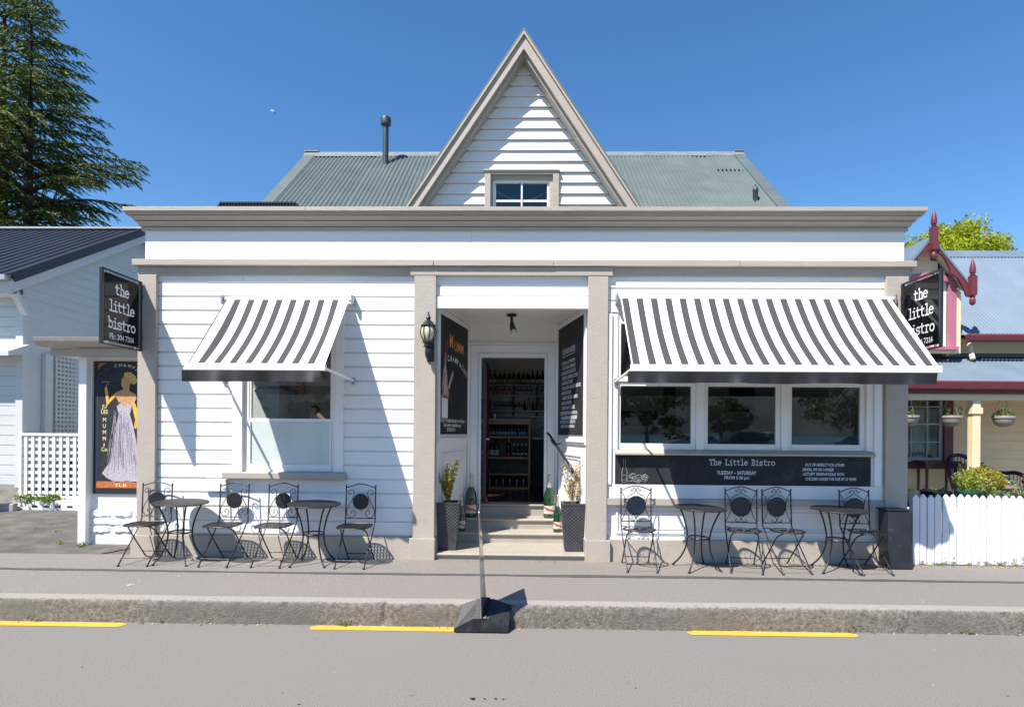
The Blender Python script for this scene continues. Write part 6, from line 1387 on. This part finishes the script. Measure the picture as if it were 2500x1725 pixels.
for sfx, base, dx in (('R',(.20,-.19,1.02),-1),('L',(-.03,-.30,1.05),1)):
    for k, (o_, l) in enumerate(((-.028,.062),(-.010,.072),(.010,.068),(.026,.055))):
        a = (base[0]+dx*.03, base[1]+o_*.4, base[2]+o_); b1 = (a[0]+dx*l*.55, a[1]-.012, a[2]-.012); c1 = (a[0]+dx*l, a[1]-.004, a[2]-.034)
        for q, pp, rd in (('a',a,.0095),('b',b1,.0085),('c',c1,.0075)): Nn[f'f{sfx}{k}{q}'] = (pp, rd)
        Ee += [('p'+sfx,f'f{sfx}{k}a'),(f'f{sfx}{k}a',f'f{sfx}{k}b'),(f'f{sfx}{k}b',f'f{sfx}{k}c')]
    t1 = (base[0]+dx*.0, base[1]-.03, base[2]+.035); t2 = (base[0]+dx*.035, base[1]-.04, base[2]+.05); Nn[f't{sfx}a'] = (t1,.011); Nn[f't{sfx}b'] = (t2,.009); Ee += [('p'+sfx,f't{sfx}a'),(f't{sfx}a',f't{sfx}b')]
skin_mesh('body', Nn, Ee, SKIN, P_)
skin_mesh('t_shirt', {'pel':((0,0,.93),(.175,.13)),'wai':((0,0,1.12),(.158,.118)),'che':((0,.01,1.32),(.182,.128)),'nb':((0,.01,1.455),(.105,.09)),'sR':((.20,.0,1.425),.078),'xR':((.30,.03,1.30),.068),'sL':((-.20,.0,1.425),.078),'xL':((-.245,-.05,1.29),.068)},
 [('pel','wai'),('wai','che'),('che','nb'),('nb','sR'),('sR','xR'),('nb','sL'),('sL','xL')], TS, P_)
skin_mesh('trousers', {'pel':((0,0,.93),(.165,.12)),'hL':((-.09,0,.85),.105),'kL':((-.11,-.01,.50),.075),'aL':((-.11,.03,.12),.06),'hR':((.09,0,.85),.105),'kR':((.11,-.01,.50),.075),'aR':((.11,.03,.12),.06)}, [('pel','hL'),('hL','kL'),('kL','aL'),('pel','hR'),('hR','kR'),('kR','aR')], TRS, P_)
MB().ball((0,.018,1.765), .086,.10,.075, 16, 10).build('hair', HAIR, P_, smooth=True, local=True)
ex = MB()
for s in (-1, 1): ex.ball((s*.03,-.107,1.70), .012,.008,.008, 8, 6)
ex.build('eyes', mat('eye_white', (.5,.48,.45), .2), P_, smooth=True, local=True)
br2 = MB()
for s in (-1, 1): br2.tube([(s*.012,-.112,1.722),(s*.045,-.102,1.725)], .005, 5)
br2.tube([(-.025,-.105,1.617),(0,-.110,1.614),(.025,-.105,1.617)], .005, 5); br2.build('brows_and_mouth', mat('dark_brow', (.12,.05,.04), .7), P_, local=True)
P_.rotation_euler = (0,0,-.15)

# dining room
for i, (x, z, w, h, lb) in enumerate([(1.75,1.70,.95,.28,'long narrow landscape picture on the dining room wall'),(3.95,1.98,.55,.55,'square black picture with white script on the dining room wall'),(4.30,2.05,.0,.55,'')][:2]):
    t_ = thing('framed_picture', (x,4.18,z), lb, 'picture'); MB().box(x,x+w,4.165,4.198,z,z+h).build('frame', BLACK, t_)
    MB().box(x+.05,x+w-.05,4.160,4.1645,z+.06,z+h-.06).build('picture', mat('picture_print%d' % i, ((.10,.13,.06),(.03,.03,.03))[i], .5, var=.7, vs=9), t_)
pp_ = thing('notice', (2.4,3.0,1.75), 'white notice sheet beside the post inside the middle window light', 'notice'); MB().box(2.62,2.80,3.0,3.004,1.80,2.05).build('sheet', mat('notice_paper', (.6,.6,.6), .7), pp_)
dp = thing('room_post', (2.6,3.05,.51), 'dark post inside the dining room', 'post'); MB().box(2.45,2.62,3.0,3.15,.52,3.15).build('post', DARK, dp)
for i, x in enumerate((1.7, 2.9, 3.9)):
    t_ = thing('dining_table', (x,1.6,.51), ['left','middle','right'][i]+' small dining table inside the three-part window', 'table', 'dining tables inside the restaurant'); MB().box(x-.32,x+.32,1.3,1.9,1.22,1.25).build('tabletop', WOOD, t_, bevel=.004)
    for a, b in ((-.28,1.34),(.28,1.34),(-.28,1.86),(.28,1.86)): MB().box(x+a-.02,x+a+.02,b-.02,b+.02,.512,1.219).build('leg', WOOD, t_)
# garland of paper flowers in the attic window
ga = thing('flower_bunting', (-.05,GY+.40,4.95), 'string of small pink flowers hanging inside the attic window', 'bunting'); gpnt = [(-.42+.76*i/12, GY+.38, 5.09-.13*sin(pi*i/12)) for i in range(13)]
MB().tube(gpnt, .003, 4).build('string', METAL, ga)
r_ = random.Random(2)
for i in (1,3,5,7,9,11):
    f = MB(); c = Vector(gpnt[i])
    for k in range(8): leafquad(f, c+Vector((r_.gauss(0,.009),-.005,r_.gauss(0,.011)-.01)), .013, r_, 1.0)
    f.build('flower', PKF if i % 4 else WHF, ga)
